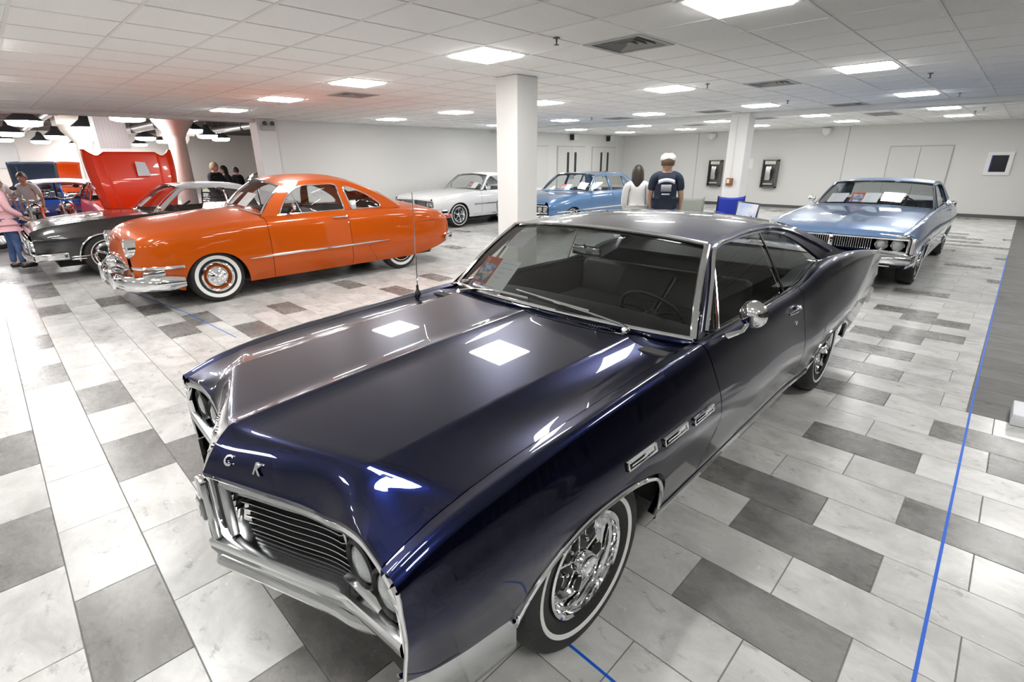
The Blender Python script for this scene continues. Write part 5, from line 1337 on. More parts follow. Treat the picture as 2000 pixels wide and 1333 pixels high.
for n_, (x, y) in enumerate(LP):
    o = lampo if n_ == 0 else copy_tree(lampo); o.location = (x, y, 2.95)
    rwn = lambda x: min(((-2.3, 'toward the hall end wall'), (-.4, 'over the black motorcycle'), (1.4, 'over the dark slate car'), (3.05, 'by the grey clad pier'), (4.6, 'behind the grey clad pier'), (6.1, 'over the olive car'), (7.7, 'beyond the olive car'), (9.1, 'by the slim duct')), key=lambda q: abs(q[0] - x))[1]; rw = rwn(x)
    rk = sorted(b for a, b in LP if rwn(a) == rw).index(y); o['label'] = ('first', 'second', 'third', 'fourth', 'fifth', 'sixth')[rk] + ' round high-bay hall lamp from the opening, row ' + rw
    if x < 1.0:                 # the lamp rows go on outside the picture
        o.name = 'pendant_lamp_offscreen'
        for ch in o.children:
            if ch.name.startswith('diffuser'): ch.name = 'diffuser_offscreen'
# ---- vehicles of the hall
def simple_front(root, H):
    front_wide(root, H, CHROME_D, (.58, .74), half=.80, zlo=.52, zhi=.70, u=.03, bump_z=.42, bump_h=.12, bars=4)
def hall_car(name, label, loc, rz, paint, roof=None, hood_up=None, w=1.0):
    sc = lambda *p: Sp(*[(a, b * w) for a, b in p])
    S = dict(paint=paint, roof_paint=roof or paint, rz=rz, L=4.9, wheels=(.9, 3.7), hood_end=1.5, doors=[1.65, 2.9], u0=.03,
        zsh=Sp((0, .80), (.1, .84), (.5, .89), (1.6, .95), (3.4, .95), (4.9, .86)), vsh=sc((0, .80), (.3, .84), (3.6, .85), (4.9, .78)), vpk=sc((0, .86), (.2, .91), (.8, .93), (4, .93), (4.9, .86)), zpk=Sp((0, .64), (4.9, .64)),
        bot=Sp((0, .36), (.6, .26), (4.2, .26), (4.9, .40)), farch=(.40, .40, .66, .20, 2.2, 2.2), rarch=(.42, .44, .60, .20, 2.3, 2.3),
        ws0=(1.68, .965), ws1=(2.12, 1.36), rail=rail_of([(2.12, 1.36), (2.5, 1.39), (2.9, 1.385), (3.3, 1.33), (3.65, 1.18), (3.9, 1.0)]), roof_end=3.25,
        inner=rail_of([(1.8, .98), (2.0, 1.17), (2.2, 1.32), (2.5, 1.345), (2.85, 1.34), (3.1, 1.29), (3.26, 1.15), (3.32, .98)]), posts=[2.6], post_w=[(.02, None)], deck=3.92, trim=((.4, 4.6, .55, .018),), front=simple_front, wstyle='mag', ww=(.25, .27), glass=GLASS_CLEAR, arch_trim=False)
    r, H = gen_car(name, label, loc, S)
    if hood_up == 'rear':
        P = []
        for q in lin(-1, 1, 15): P.append([(1.5 - .25 * t + .10 * math.sin(t * PI), q * (.74 + .04 * t) * w, 1.0 + 1.0 * t * .85 + .03 * (1 - q * q)) for t in lin(0, 1, 10)])
        MB().grid(P).build('raised_hood', paint, r, solid=.03)
        MB().tube([(1.2, .5 * w, .9), (1.30, .5 * w, 1.75)], .01, 6).build('hood_prop', CHROME_D, r)
    return r, H
REDP = mat('fire_red_paint', (1.0, .040, .001), .3, .0, coat=.6)
ORP = mat('bright_orange_paint', (.75, .09, .005), .3, coat=1.0); DKN = mat('dark_slate_paint', (.02, .03, .05), .3, coat=1.0); OLV = mat('olive_paint', (.30, .33, .22), .4, coat=.6); BLU = mat('royal_blue_paint', (.02, .09, .45), .3, coat=1.0)
red_car, H_rd = hall_car('red_car', 'bright red car with its whole hood tilted up, behind the black coupe', (2.52, 14.15, 0), PI / 2, REDP, w=.88)
# tilted hood: wide panel with a raised centre, side flank, latch cut-outs along its top edge
P = []
for q in lin(-1, 1, 33):
    a = abs(q); col = []
    topz = 2.02 - .09 * max(0, 1 - abs(a - .72) / .16) + (.05 if a > .93 else 0)
    for t in lin(0, 1, 20):
        z = .84 + (topz - .84) * t; hw_ = .70 + .13 * math.sin(t * PI * .6); u = -.10 - .05 * math.sin(t * PI) + .10 * t + (.03 if a > .60 else 0) + .16 * max(0, a - .82) / .18
        col.append((u, q * hw_, z))
    P.append(col)
MB().grid(P).build('tilted_hood', REDP, red_car, solid=.035, angle=25)
MB().prism([(-.02, 1.52), (-.26, 1.52), (-.20, 1.80), (-.02, 1.82)], (-.185, -.165), 'x').build('hood_white_plate', PAPER, red_car, smooth=False)  # plain white plate set just in front of the tilted hood
hall_car('white_roof_car', 'royal blue car with a white roof beyond the motorcycles', (-1.15, 17.85, 0), 0, BLU, mat('white_roof', (.85, .85, .86), .4, coat=.5))
hall_car('dark_hood_car', 'dark slate car with its hood propped open', (1.3, 19.9, 0), PI / 2, DKN, hood_up='rear', w=.72)
hall_car('orange_hood_car', 'bright orange car with its hood propped open', (2.55, 26.2, 0), PI / 2, ORP, hood_up='rear', w=.75)
hall_car('olive_car', 'olive green car behind the people in black', (6.0, 21.2, 0), .25, OLV)
def motorcycle(x, y, rz, paint, label):
    r = thing('motorcycle', label, 'motorcycle', (x, y, 0), rz)
    for nm, u in (('front_wheel', 0.0), ('rear_wheel', 1.45)):
        w_ = MB().lathe([(.24, -.05), (.30, -.055), (.325, -.03), (.33, 0), (.325, .03), (.30, .055), (.24, .05)], 32, 'y', (u, 0, .33)).build(nm, RUBBER, r)
        MB().lathe([(.245, -.03), (.245, .03)], 28, 'y', (u, 0, .33)).build('rim', CHROME, w_)
        for k in range(8):
            a = PI * k / 8; MB().tube([(u + .24 * math.cos(a), 0, .33 + .24 * math.sin(a)), (u - .24 * math.cos(a), 0, .33 - .24 * math.sin(a))], .006, 5).build('spoke', CHROME_D, w_)
        MB().grid([[(u + .37 * math.cos(a), v, .33 + .37 * math.sin(a)) for v in (-.075, -.05, 0, .05, .075)] for a in lin(.35, 2.7, 14)]).build('mudguard', paint, r, solid=.006)
    for s_ in (-.09, .09): MB().tube([(0, s_, .33), (.34, s_, 1.02)], .022, 8).build('fork', CHROME, r)
    MB().tube([(.52, -.29, 1.12), (.36, -.25, 1.16), (.32, -.10, 1.06), (.32, .10, 1.06), (.36, .25, 1.16), (.52, .29, 1.12)], .014, 6).build('handlebar', CHROME, r)
    MB().sphere((.22, 0, .92), .095, 14, 10, (1.1, 1, 1)).build('headlight', CHROME, r)
    MB().sphere((.62, 0, .86), .2, 16, 10, (1.35, .68, .62)).build('tank', paint, r)
    MB().sphere((1.08, 0, .76), .2, 14, 8, (1.6, .8, .35)).build('seat', INTERIOR, r)
    b = MB(); b.rbox(.72, 0, .46, .42, .26, .34, .05); b.lathe([(.09, -.02), (.10, .0), (.10, .22), (.06, .24)], 14, 'z', (.62, 0, .56)); b.lathe([(.09, -.02), (.10, .0), (.10, .22), (.06, .24)], 14, 'z', (.84, 0, .56)); b.build('engine', ALU, r)
    MB().tube([(.34, 0, 1.0), (.5, 0, .75), (.55, 0, .30), (1.05, 0, .28), (1.45, 0, .33)], .022, 6).build('frame', BLACKTRIM, r)
    for s_ in (-.17, .17): MB().tube([(.6, s_ * .8, .5), (.55, s_, .32), (.9, s_, .27), (1.75, s_ * 1.1, .36)], [.024, .026, .03, .045], 10).build('exhaust', CHROME, r)
    for s_ in (-1, 1): MB().tube([(.40, s_ * .22, 1.14), (.36, s_ * .24, 1.30)], .006, 5).build('mirror_stem', CHROME_D, r); MB().sphere((.36, s_ * .24, 1.32), .05, 10, 8, (.4, 1.2, .8)).build('mirror', BLACKTRIM, r)
    return r
motorcycle(.05, 16.05, 2.95, ORP, 'orange motorcycle parked beside the woman in pink')
motorcycle(.76, 14.5, 1.6, mat('grey_tank', (.10, .10, .11), .3, .5, coat=1), 'dark grey motorcycle beyond the nose of the black coupe')
motorcycle(1.33, 14.9, 1.6, mat('cherry_tank', (.5, .01, .02), .3, .2, coat=1), 'cherry red chrome-laden motorcycle next to the red car')
motorcycle(-.1, 19.6, 1.57, BLACKP, 'black motorcycle beside the dark slate car with open hood')

# ================================================================== things on the walls and by the far pillar
PH = mat('phone_steel', (.16, .155, .145), .35, .7); PHD = mat('phone_dark', (.02, .02, .02), .5)
def pay_phone(y0, y1, label):
    t = thing('wall_phone', label, 'phone', (XW, 0, 0)); z0, z1 = .70, 1.70
    b = MB(); b.box(-.02, 0, y0, y1, z0, z1); b.box(-.20, -.02, y0, y0 + .03, z0, z1); b.box(-.20, -.02, y1 - .03, y1, z0, z1); b.box(-.20, -.02, y0, y1, z0, z0 + .04); b.box(-.20, -.02, y0, y1, z1 - .04, z1)
    b.build('alcove', PH, t, smooth=False)
    MB().box(-.19, -.03, y0 + .08, y1 - .08, z1 - .16, z1 - .05).build('sign', mat('phone_sign', (.7, .68, .64), .5), t, smooth=False)
    p = MB().rbox(-.10, (y0 + y1) / 2 + .05, 1.22, .13, .2, .5, .02).build('phone_body', ALU, t)
    MB().rbox(-.19, (y0 + y1) / 2 - .06, 1.24, .05, .05, .26, .02).build('handset', PHD, p)
    MB().tube([(-.18, (y0 + y1) / 2 - .06, 1.11), (-.15, (y0 + y1) / 2 - .03, .95), (-.12, (y0 + y1) / 2 + .04, .98)], .008, 6).build('cord', PHD, p)
    MB().rbox(-.12, (y0 + y1) / 2, .84, .16, .34, .05, .01).build('shelf', mat('shelf_grey', (.5, .5, .5), .5), t)
pay_phone(8.76, 9.28, 'dark steel wall phone beside the far pillar and the couple'); pay_phone(6.66, 7.2, 'dark steel wall phone between the pillar and the double door')
t = thing('picture_frame', 'white framed dark screen on the far wall', 'picture', (XW, 0, 0))
b = MB(); y0, y1, z0, z1 = .40, .97, 1.23, 1.87
for a in ((y0, y1, z0, z0 + .09), (y0, y1, z1 - .09, z1), (y0, y0 + .10, z0 + .09, z1 - .09), (y1 - .10, y1, z0 + .09, z1 - .09)): b.box(-.045, 0, *a)
b.build('frame', mat('frame_white', (.85, .85, .86), .4), t, smooth=False)
MB().box(-.02, -.005, y0 + .09, y1 - .09, z0 + .08, z1 - .08).build('screen', mat('screen_black', (.01, .012, .02), .15), t, smooth=False)
MB().box(-.022, -.006, y1 - .125, y1 - .10, z0 + .09, z1 - .09).build('edge_strip', mat('strip_blue', (.02, .06, .3), .3), t, smooth=False)
DOORM = mat('door_paint', (.68, .68, .665), .6); DOOR_SHADE = mat('door_outline_shade', (.48, .48, .47), .6)  # grey of the backing plate stands in for the shade line round the leaves
def double_door(name, axis, a0, a1, zt, plane, glass=True, label=''):
    def bx(u0, u1, z0, z1, d0, d1):
        return MB().box(plane - d1, plane - d0, u0, u1, z0, z1) if axis == 'x' else MB().box(u0, u1, plane - d1, plane - d0, z0, z1)
    r = bx(a0 - .03, a1 + .03, 0, zt + .03, .001, .012).build(name, DOOR_SHADE, smooth=False); r['kind'] = 'structure'; r['label'] = label; r['category'] = 'door'
    m = (a0 + a1) / 2
    for u0, u1 in ((a0, m - .006), (m + .006, a1)):
        lf = bx(u0, u1, .01, zt, .012, .04).build('door_leaf', DOORM, r, smooth=False)
        if glass:
            c = m - .24 if u0 == a0 else m + .24
            bx(c - .07, c + .07, 1.15, 2.05, .04, .046).build('vision_pane', mat('pane_dark', (.04, .042, .045), .15), lf, smooth=False)
            c2 = m - .09 if u0 == a0 else m + .09
            bx(c2 - .04, c2 + .04, 1.02, 1.30, .04, .07).build('pull_plate', CHROME_D, lf, smooth=False)
    return r
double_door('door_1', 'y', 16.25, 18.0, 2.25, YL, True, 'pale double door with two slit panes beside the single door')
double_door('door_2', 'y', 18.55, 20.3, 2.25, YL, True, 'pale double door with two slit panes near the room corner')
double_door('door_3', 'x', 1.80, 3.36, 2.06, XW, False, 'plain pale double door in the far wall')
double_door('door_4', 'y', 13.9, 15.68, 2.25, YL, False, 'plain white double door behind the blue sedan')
for x, lb in ((17.08, 'white wall box with dark face above the door next to the plain door'), (19.6, 'white wall box with dark face above the corner double door')):
    t = thing('wall_speaker', lb, 'speaker', (x, YL, 2.60)); MB().box(-.05, .25, -.22, 0, -.11, .11, .01).build('case', mat('case_white', (.75, .75, .74), .5), t); MB().box(-.07, -.045, -.21, -.02, -.10, .10).build('face', PHD, t, smooth=False)
t = thing('dome_camera', 'small white dome camera high on the far wall', 'camera', (XW, 5.28, 2.60)); MB().lathe([(.14, .1), (.14, .0), (.12, -.06), (.06, -.12), (.001, -.14)], 20, 'z', (-.15, 0, 0)).build('dome', mat('dome_white', (.85, .85, .84), .3), t); MB().box(-.16, 0, -.05, .05, .04, .1).build('bracket', mat('case_white', (.75, .75, .74), .5), t, smooth=False)
t = thing('dome_camera', 'second white dome camera on the far wall above a phone', 'camera', (XW, 9.3, 2.58)); MB().lathe([(.13, .1), (.13, .0), (.11, -.06), (.05, -.11), (.001, -.12)], 20, 'z', (-.14, 0, 0)).build('dome', MATS['dome_white'], t); MB().box(-.16, 0, -.05, .05, .04, .1).build('bracket', MATS['case_white'], t, smooth=False)
t = thing('alarm_box', 'small brown alarm box on the far pillar', 'alarm', (12.6, 5.05, 1.24)); MB().box(-.06, 0, -.075, .075, -.085, .085, .01).build('case', mat('alarm_brown', (.25, .10, .04), .5), t); MB().box(-.066, -.058, -.01, .055, -.03, .06).build('face', mat('alarm_face', (.7, .65, .55), .5), t, smooth=False); MB().tube([(-.012, 0, .085), (-.012, 0, 1.40)], .008, 6).build('conduit', WALLM2, t)
t = MB().box(XW - .015, XW, 7.62, 7.92, 1.38, 1.74).build('wall_notice', mat('notice_white', (.86, .86, .86), .5), smooth=False); tag(t, 'plain white notice sheet on the far wall beside a phone', 'notice')
t = thing('exit_sign', 'grey emergency light unit on top of the wall pier', 'sign', (X_OPEN + .22, YL - .10, 2.56)); MB().box(-.17, .17, -.07, 0, -.06, .05, .01).build('case', mat('unit_grey', (.45, .45, .45), .5), t)
for s_ in (-.09, .09): MB().lathe([(.045, .0), (.05, -.05), (.001, -.055)], 16, 'y', (s_, -.07, .09)).build('lamp_head', mat('unit_dark', (.08, .08, .08), .5), t)
# wall joints of the far wall
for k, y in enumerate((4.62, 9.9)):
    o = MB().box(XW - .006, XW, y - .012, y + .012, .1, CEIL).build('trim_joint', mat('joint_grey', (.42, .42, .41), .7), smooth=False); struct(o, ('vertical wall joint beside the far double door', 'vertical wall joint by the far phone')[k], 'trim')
# blue folding chair in front of the far pillar
def camp_chair(x, y, rz, cloth, label, edge):
    t = thing('folding_chair', label, 'chair', (x, y, 0), rz)
    def cloth_grid(f, nm): MB().grid([[f(a, b) for b in lin(0, 1, 9)] for a in lin(-1, 1, 11)]).build(nm, cloth, t, solid=.012)
    cloth_grid(lambda a, b: (.24 - .06 * b - .05 * (1 - a * a), a * .29, .46 + .50 * b - .03 * (1 - a * a) * b), 'backrest')
    cloth_grid(lambda a, b: (.26 - .50 * b, a * .27, .45 - .05 * (1 - a * a)), 'seat')
    for s_ in (-1, 1):
        MB().tube([(.30, s_ * .30, .02), (.22, s_ * .30, .5), (.18, s_ * .30, .97)], .012, 6).build('back_post', edge, t)
        MB().tube([(-.26, s_ * .30, .02), (-.26, s_ * .30, .62)], .012, 6).build('leg', edge, t)
        MB().tube([(-.26, s_ * .30, .03), (.28, s_ * .30, .44)], .010, 6).build('brace', edge, t)
        MB().rbox(-.02, s_ * .31, .63, .52, .07, .02, .006).build('armrest', cloth, t)
    MB().tube([(-.24, -.28, .03), (.28, .28, .44)], .010, 6).build('cross_brace', edge, t)
    return t
camp_chair(11.75, 4.55, .75, mat('chair_blue', (.02, .045, .40), .55), 'royal blue folding camp chair in front of the far pillar', BLACKTRIM)
camp_chair(11.0, 5.2, .6, mat('chair_sage', (.36, .38, .33), .7), 'sage grey folding camp chair next to the blue one', ALU)
# framed display board on an easel beside the light blue convertible
t = thing('display_board', 'framed car picture leaning on a stand beside the light blue convertible', 'picture', (9.0, 3.28, 0), .25)
mt = Matrix.Translation((0, 0, .74)) @ Matrix.Rotation(.28, 4, 'Y') @ Matrix.Rotation(.10, 4, 'X')
b = MB(); b.rbox(0, 0, .17, .02, .36, .34, .006); b.xf(mt); b.build('frame', BLACKTRIM, t)
b = MB(); b.box(-.014, -.0105, -.155, .155, .025, .315); b.xf(mt); b.build('picture', mat('pale_photo', (.45, .55, .82), .4, noise=((.75, .78, .85), 5, .4, .6)), t, smooth=False)
for s_ in (-.14, .14): MB().tube([(-.12, s_ * 1.3, 0), (.02, s_ * .7, .85)], .010, 6).build('leg', BLACKTRIM, t)
MB().tube([(.30, 0, 0), (.02, 0, .85)], .010, 6).build('leg', BLACKTRIM, t); MB().box(-.06, .03, -.18, .18, .735, .75).build('ledge', BLACKTRIM, t, smooth=False)
# small white box by the walkway
t = thing('sign_base', 'white box-shaped sign foot standing on the dark walkway', 'sign', (4.78, -.52, 0), 0)
MB().rbox(0, 0, .045, .30, .42, .085, .008).build('foot', mat('foot_white', (.78, .80, .84), .4), t); MB().box(-.10, .10, -.12, .12, .088, .094).build('pad', mat('pad_grey', (.55, .57, .6), .5), t, smooth=False)
# ================================================================== people
def skin_mesh(name, verts, edges, radii, material, parent, root=0, sub=2):
    me = bpy.data.meshes.new(name); me.from_pydata([tuple(v) for v in verts], edges, []); me.materials.append(material)
    o = bpy.data.objects.new(name, me); C.objects.link(o)
    if parent is not None: o.parent = parent
    sk = o.modifiers.new('skin', 'SKIN'); sk.use_smooth_shade = True
    lay = me.skin_vertices[0] if me.skin_vertices else None
    if lay is None:
        bm = bmesh.new(); bm.from_mesh(me); bm.verts.layers.skin.verify(); bm.to_mesh(me); bm.free(); lay = me.skin_vertices[0]
    for i, r in enumerate(radii):
        lay.data[i].radius = r if hasattr(r, '__len__') else (r, r); lay.data[i].use_root = (i == root)
    sb = o.modifiers.new('smooth', 'SUBSURF'); sb.levels = sub; sb.render_levels = sub
    dg = bpy.context.evaluated_depsgraph_get(); m2 = bpy.data.meshes.new_from_object(o.evaluated_get(dg)); m2.name = name
    o.modifiers.clear(); o.data = m2; m2.materials.clear(); m2.materials.append(material); m2.shade_smooth()
    return o
SKIN = mat('skin', (.52, .33, .24), .5); SKIN2 = mat('skin_tan', (.42, .26, .18), .5)
def person(label, loc, rz, H=1.75, shirt=None, pants=None, hair=None, hair_len=0, sleeves='long', cap=None, skin=SKIN, arms=((.06, .0), (.06, .0)), legs=(0, 0), hip=1.0, beard=None, shoes=None, head_turn=0.0, lean=0.0, bulk=1.0):
    """faces local -y; arms: (forward reach of wrist, inward) per side"""
    s = H / 1.75; t = thing('person', label, 'person', loc, rz)
    P = {}
    P['pel'] = (0, 0, .93); P['waist'] = (0, .0 - lean * .12, 1.08); P['chest'] = (0, -lean * .28, 1.30); P['nb'] = (0, -lean * .36, 1.46); P['neck'] = (0, -.01 - lean * .40, 1.53); P['head'] = (0, -.025 - lean * .44, 1.63); P['crown'] = (0, -.015 - lean * .44, 1.69)
    for i, sx in enumerate((-1, 1)):
        f, inn = arms[i]
        P[f'sh{i}'] = (sx * .185, -lean * .33, 1.41); P[f'el{i}'] = (sx * (.235 - inn * .1), .02 - f * .35 - lean * .2, 1.14 + max(0, f - .1) * .10); P[f'wr{i}'] = (sx * (.235 - inn * .5), -.04 - f, .92 + max(0, f - .1) * .55)
        P[f'hp{i}'] = (sx * .09 * hip, 0, .88); P[f'kn{i}'] = (sx * .10, -.02 - legs[i] * .5, .49); P[f'an{i}'] = (sx * .10, .02 - legs[i], .09); P[f'to{i}'] = (sx * .12, -.13 - legs[i], .035)
    P = {k: Vector(v) * s for k, v in P.items()}
    keys = list(P); ix = {k: i for i, k in enumerate(keys)}
    E = [('pel', 'waist'), ('waist', 'chest'), ('chest', 'nb'), ('nb', 'neck'), ('neck', 'head'), ('head', 'crown')]
    for i in (0, 1): E += [('nb', f'sh{i}'), (f'sh{i}', f'el{i}'), (f'el{i}', f'wr{i}'), ('pel', f'hp{i}'), (f'hp{i}', f'kn{i}'), (f'kn{i}', f'an{i}'), (f'an{i}', f'to{i}')]
    R = {'pel': (.125, .10), 'waist': (.12, .09), 'chest': (.15, .105), 'nb': (.085, .075), 'neck': (.052, .055), 'head': (.082, .098), 'crown': (.068, .08)}
    for i in (0, 1): R.update({f'sh{i}': (.06, .06), f'el{i}': (.042, .042), f'wr{i}': (.028, .03), f'hp{i}': (.085, .09), f'kn{i}': (.055, .058), f'an{i}': (.038, .042), f'to{i}': (.036, .028)})
    rad = {k: (R[k][0] * s * (bulk if k in ('waist', 'pel', 'chest') else 1), R[k][1] * s * (bulk if k in ('waist', 'pel', 'chest') else 1)) for k in keys}
    skin_mesh('body', [P[k] for k in keys], [(ix[a], ix[b]) for a, b in E], [rad[k] for k in keys], skin, t)
    def cloth(nm, ks, ee, m, inf, trims=None):
        wide = .034 if nm == 'shirt' else 0
        Q = {k: Vector(P[k]) for k in ks}
        for k, v in (trims or {}).items(): Q[k] = v
        kk = list(Q); jx = {k: i for i, k in enumerate(kk)}
        base = {k: rad.get(k, rad.get(k.split('_')[0], (.05, .05))) for k in kk}
        skin_mesh(nm, [Q[k] for k in kk], [(jx[a], jx[b]) for a, b in ee], [(base[k][0] + inf + (wide if k in ('pel', 'pel_h') else 0), base[k][1] + inf + (wide if k in ('pel', 'pel_h') else 0)) for k in kk], m, t)
    if shirt:
        ks = ['pel', 'waist', 'chest', 'nb', 'sh0', 'sh1']; ee = [('pel_h', 'pel'), ('pel', 'waist'), ('waist', 'chest'), ('chest', 'nb'), ('nb', 'sh0'), ('nb', 'sh1')]; tr = {'pel_h': P['pel'] + Vector((0, 0, -.07 * s))}
        for i in (0, 1):
            if sleeves == 'long': ks += [f'el{i}', f'wr{i}']; ee += [(f'sh{i}', f'el{i}'), (f'el{i}', f'wr{i}')]
            else: tr[f'el{i}_s'] = P[f'sh{i}'] * .25 + P[f'el{i}'] * .75; ee += [(f'sh{i}', f'el{i}_s')]
        if sleeves == 'long':
            for i in (0, 1): tr[f'wr{i}'] = P[f'el{i}'] * .12 + P[f'wr{i}'] * .88
        cloth('shirt', ks, ee, shirt, .022 * s, tr)
    if pants:
        ks = ['pel']; ee = []
        for i in (0, 1): ks += [f'hp{i}', f'kn{i}', f'an{i}']; ee += [('pel', f'hp{i}'), (f'hp{i}', f'kn{i}'), (f'kn{i}', f'an{i}')]
        cloth('trousers', ks, ee, pants, .016 * s)
    for i in (0, 1):
        a = P[f'an{i}']; MB().rbox(a.x * 1.1, a.y - .075 * s, .045 * s, .095 * s, .27 * s, .085 * s, .035 * s).build('shoe', shoes or BLACKTRIM, t, angle=60)
        w_ = P[f'wr{i}']; d = (P[f'wr{i}'] - P[f'el{i}']).normalized(); sx = (-1, 1)[i]
        side_v = Vector((0, -1, 0)) if abs(d.z) > .6 else Vector((sx * -.3, 0, 1)).normalized(); pn = d.cross(side_v).normalized()
        hb = MB(); c = w_ + d * .055 * s
        hb.tube([w_, w_ + d * .03 * s, w_ + d * .085 * s], [.024 * s, .034 * s, .036 * s], 8, ry=[.022 * s, .017 * s, .014 * s], up=tuple(pn))
        for k, (off, ln) in enumerate(((-.028, .062), (-.010, .075), (.010, .070), (.027, .055))):
            b0 = w_ + d * .082 * s + side_v * off * s; hb.tube([b0, b0 + d * ln * .5 * s + pn * .004 * s * sx, b0 + d * ln * .92 * s + pn * .018 * s * sx], [.0095 * s, .009 * s, .007 * s], 6)
        b0 = w_ + d * .035 * s + side_v * .03 * s; hb.tube([b0, b0 + d * .03 * s + side_v * .022 * s, b0 + d * .06 * s + side_v * .026 * s], [.011 * s, .010 * s, .008 * s], 6)
        hb.build('hand', skin, t, angle=60)
    # head details
    h = P['head']; hm = Matrix.Translation(h) @ Matrix.Rotation(head_turn, 4, 'Z')
    def hp(m): return m.xf(hm)
    hp(MB().sphere((0, 0, .005 * s), .108 * s, 16, 12, (.80, 1.0, 1.18))).build('head', skin, t)
    hp(MB().tube([(0, -.10 * s, .025 * s), (0, -.122 * s, -.012 * s), (0, -.104 * s, -.022 * s)], [.008 * s, .015 * s, .010 * s], 8)).build('nose', skin, t)
    for sx in (-1, 1):
        hp(MB().sphere((sx * .034 * s, -.094 * s, .02 * s), .012 * s, 8, 6)).build('eye', PAPER if False else INK, t)
        hp(MB().sphere((sx * .088 * s, .005 * s, .0), .028 * s, 8, 6, (.35, .7, 1.1))).build('ear', skin, t)
    hp(MB().tube([(-.025 * s, -.098 * s, -.055 * s), (0, -.104 * s, -.056 * s), (.025 * s, -.098 * s, -.055 * s)], .006 * s, 6)).build('mouth', mat('lips', (.35, .12, .10), .5), t)
    if hair:
        P2 = []
        for i in range(13):
            th = PI * i / 12 * (.62 + .0); row = []
            for j in range(20):
                a = 2 * PI * j / 20; fr = max(0, -math.sin(a)); rr = .119 * s; th2 = th * (1 - .34 * fr)
                x, y, z = rr * .84 * math.sin(th2) * math.cos(a), rr * 1.02 * math.sin(th2) * math.sin(a) + .008 * s, rr * 1.17 * math.cos(th2) + .008 * s
                if hair_len and th2 > 1.2 and fr < .35: z -= hair_len * s * (th2 - 1.2) / .75; x *= 1.04 + .1 * (th2 - 1.2); y *= 1.05
                row.append((x, y, z))
            P2.append(row)
        hp(MB().grid(P2, closev=True)).build('hair', hair, t, angle=60)
    if cap:
        c_ = hp(MB().lathe([(.112 * s, .035 * s), (.115 * s, .06 * s), (.102 * s, .10 * s), (.06 * s, .132 * s), (.001, .142 * s)], 20, 'z', (0, .005 * s, 0))).build('cap', cap, t)
        hp(MB().grid([[(.085 * s * q, -.095 * s - r_ * .085 * s * (1 - .35 * q * q), .048 * s - .018 * s * q * q * r_) for q in lin(-1, 1, 7)] for r_ in (0, .5, 1)])).build('cap_brim', cap, t, solid=.006)
    if beard: hp(MB().sphere((0, -.045 * s, -.075 * s), .075 * s, 12, 8, (.9, .9, .85))).build('beard', beard, t)
    return t, P, s
JEANS = mat('blue_denim', (.05, .09, .22), .8, noise=((.10, .16, .34), 5, .4, .7)); BLACKC = mat('black_cotton', (.012, .012, .014), .85); PINK = mat('pink_knit', (.80, .46, .50), .85); NAVYC = mat('navy_cotton', (.012, .02, .04), .85); GREYC = mat('grey_cotton', (.62, .62, .62), .85); WHITEC = mat('white_cotton', (.78, .78, .80), .85)
H_DARK = mat('dark_hair', (.025, .017, .012), .5); H_BROWN = mat('brown_hair', (.09, .05, .025), .5); H_GREY = mat('grey_hair', (.36, .36, .31), .6); CAPM = mat('pale_cap', (.62, .61, .56), .8, noise=((.25, .25, .22), 9, .55, .62))
def yaw(dx, dy): return math.atan2(dx, -dy)          # local -y looks along (dx,dy)
person('woman with grey hair in a pink sweater and jeans at the black coupe', (.20, 12.85, 0), yaw(1, .15), 1.58, PINK, JEANS, H_GREY, .20, 'long', arms=((.22, .15), (.20, .25)), legs=(.06, -.05), bulk=1.22)
mt_, MP, ms_ = person('man in a pale cap and dark printed t-shirt seen from behind', (7.75, 4.12, 0), yaw(.85, .5), 1.84, NAVYC, JEANS, H_BROWN, .0, 'short', cap=CAPM, skin=SKIN2, beard=H_DARK, arms=((.05, .0), (.08, .1)), bulk=1.18, head_turn=.0)
person('woman with long dark hair in a pale top beside the man in the cap', (7.72, 4.62, 0), yaw(.8, .6), 1.66, GREYC, BLACKC, H_DARK, .34, 'long', arms=((.12, .2), (.1, .2)), head_turn=-.5)
person('person with short fair hair in a black sweatshirt beyond the black coupe', (4.75, 16.3, 0), yaw(.5, -.9), 1.78, BLACKC, JEANS, mat('fair_hair', (.35, .27, .17), .6), 0, 'long', arms=((.3, .1), (.25, .1)), bulk=1.2)
person('woman with long brown hair in a dark jacket behind the black coupe', (5.35, 17.4, 0), yaw(-1, -.3), 1.68, NAVYC, JEANS, H_DARK, .30, 'long', arms=((.2, .1), (.1, .1)))
person('person in a dark coat walking past the olive car', (6.3, 19.3, 0), yaw(-.4, 1), 1.62, BLACKC, BLACKC, H_DARK, 0, 'long')
person('person in a white shirt standing by the motorcycles', (.30, 16.66, 0), yaw(.3, -1), 1.62, WHITEC, JEANS, H_BROWN, 0, 'short')
person('person in a pale grey shirt leaning forward behind the dark grey motorcycle', (.86, 16.66, 0), yaw(-.6, -1), 1.60, GREYC, BLACKC, H_BROWN, 0, 'short', lean=.4)
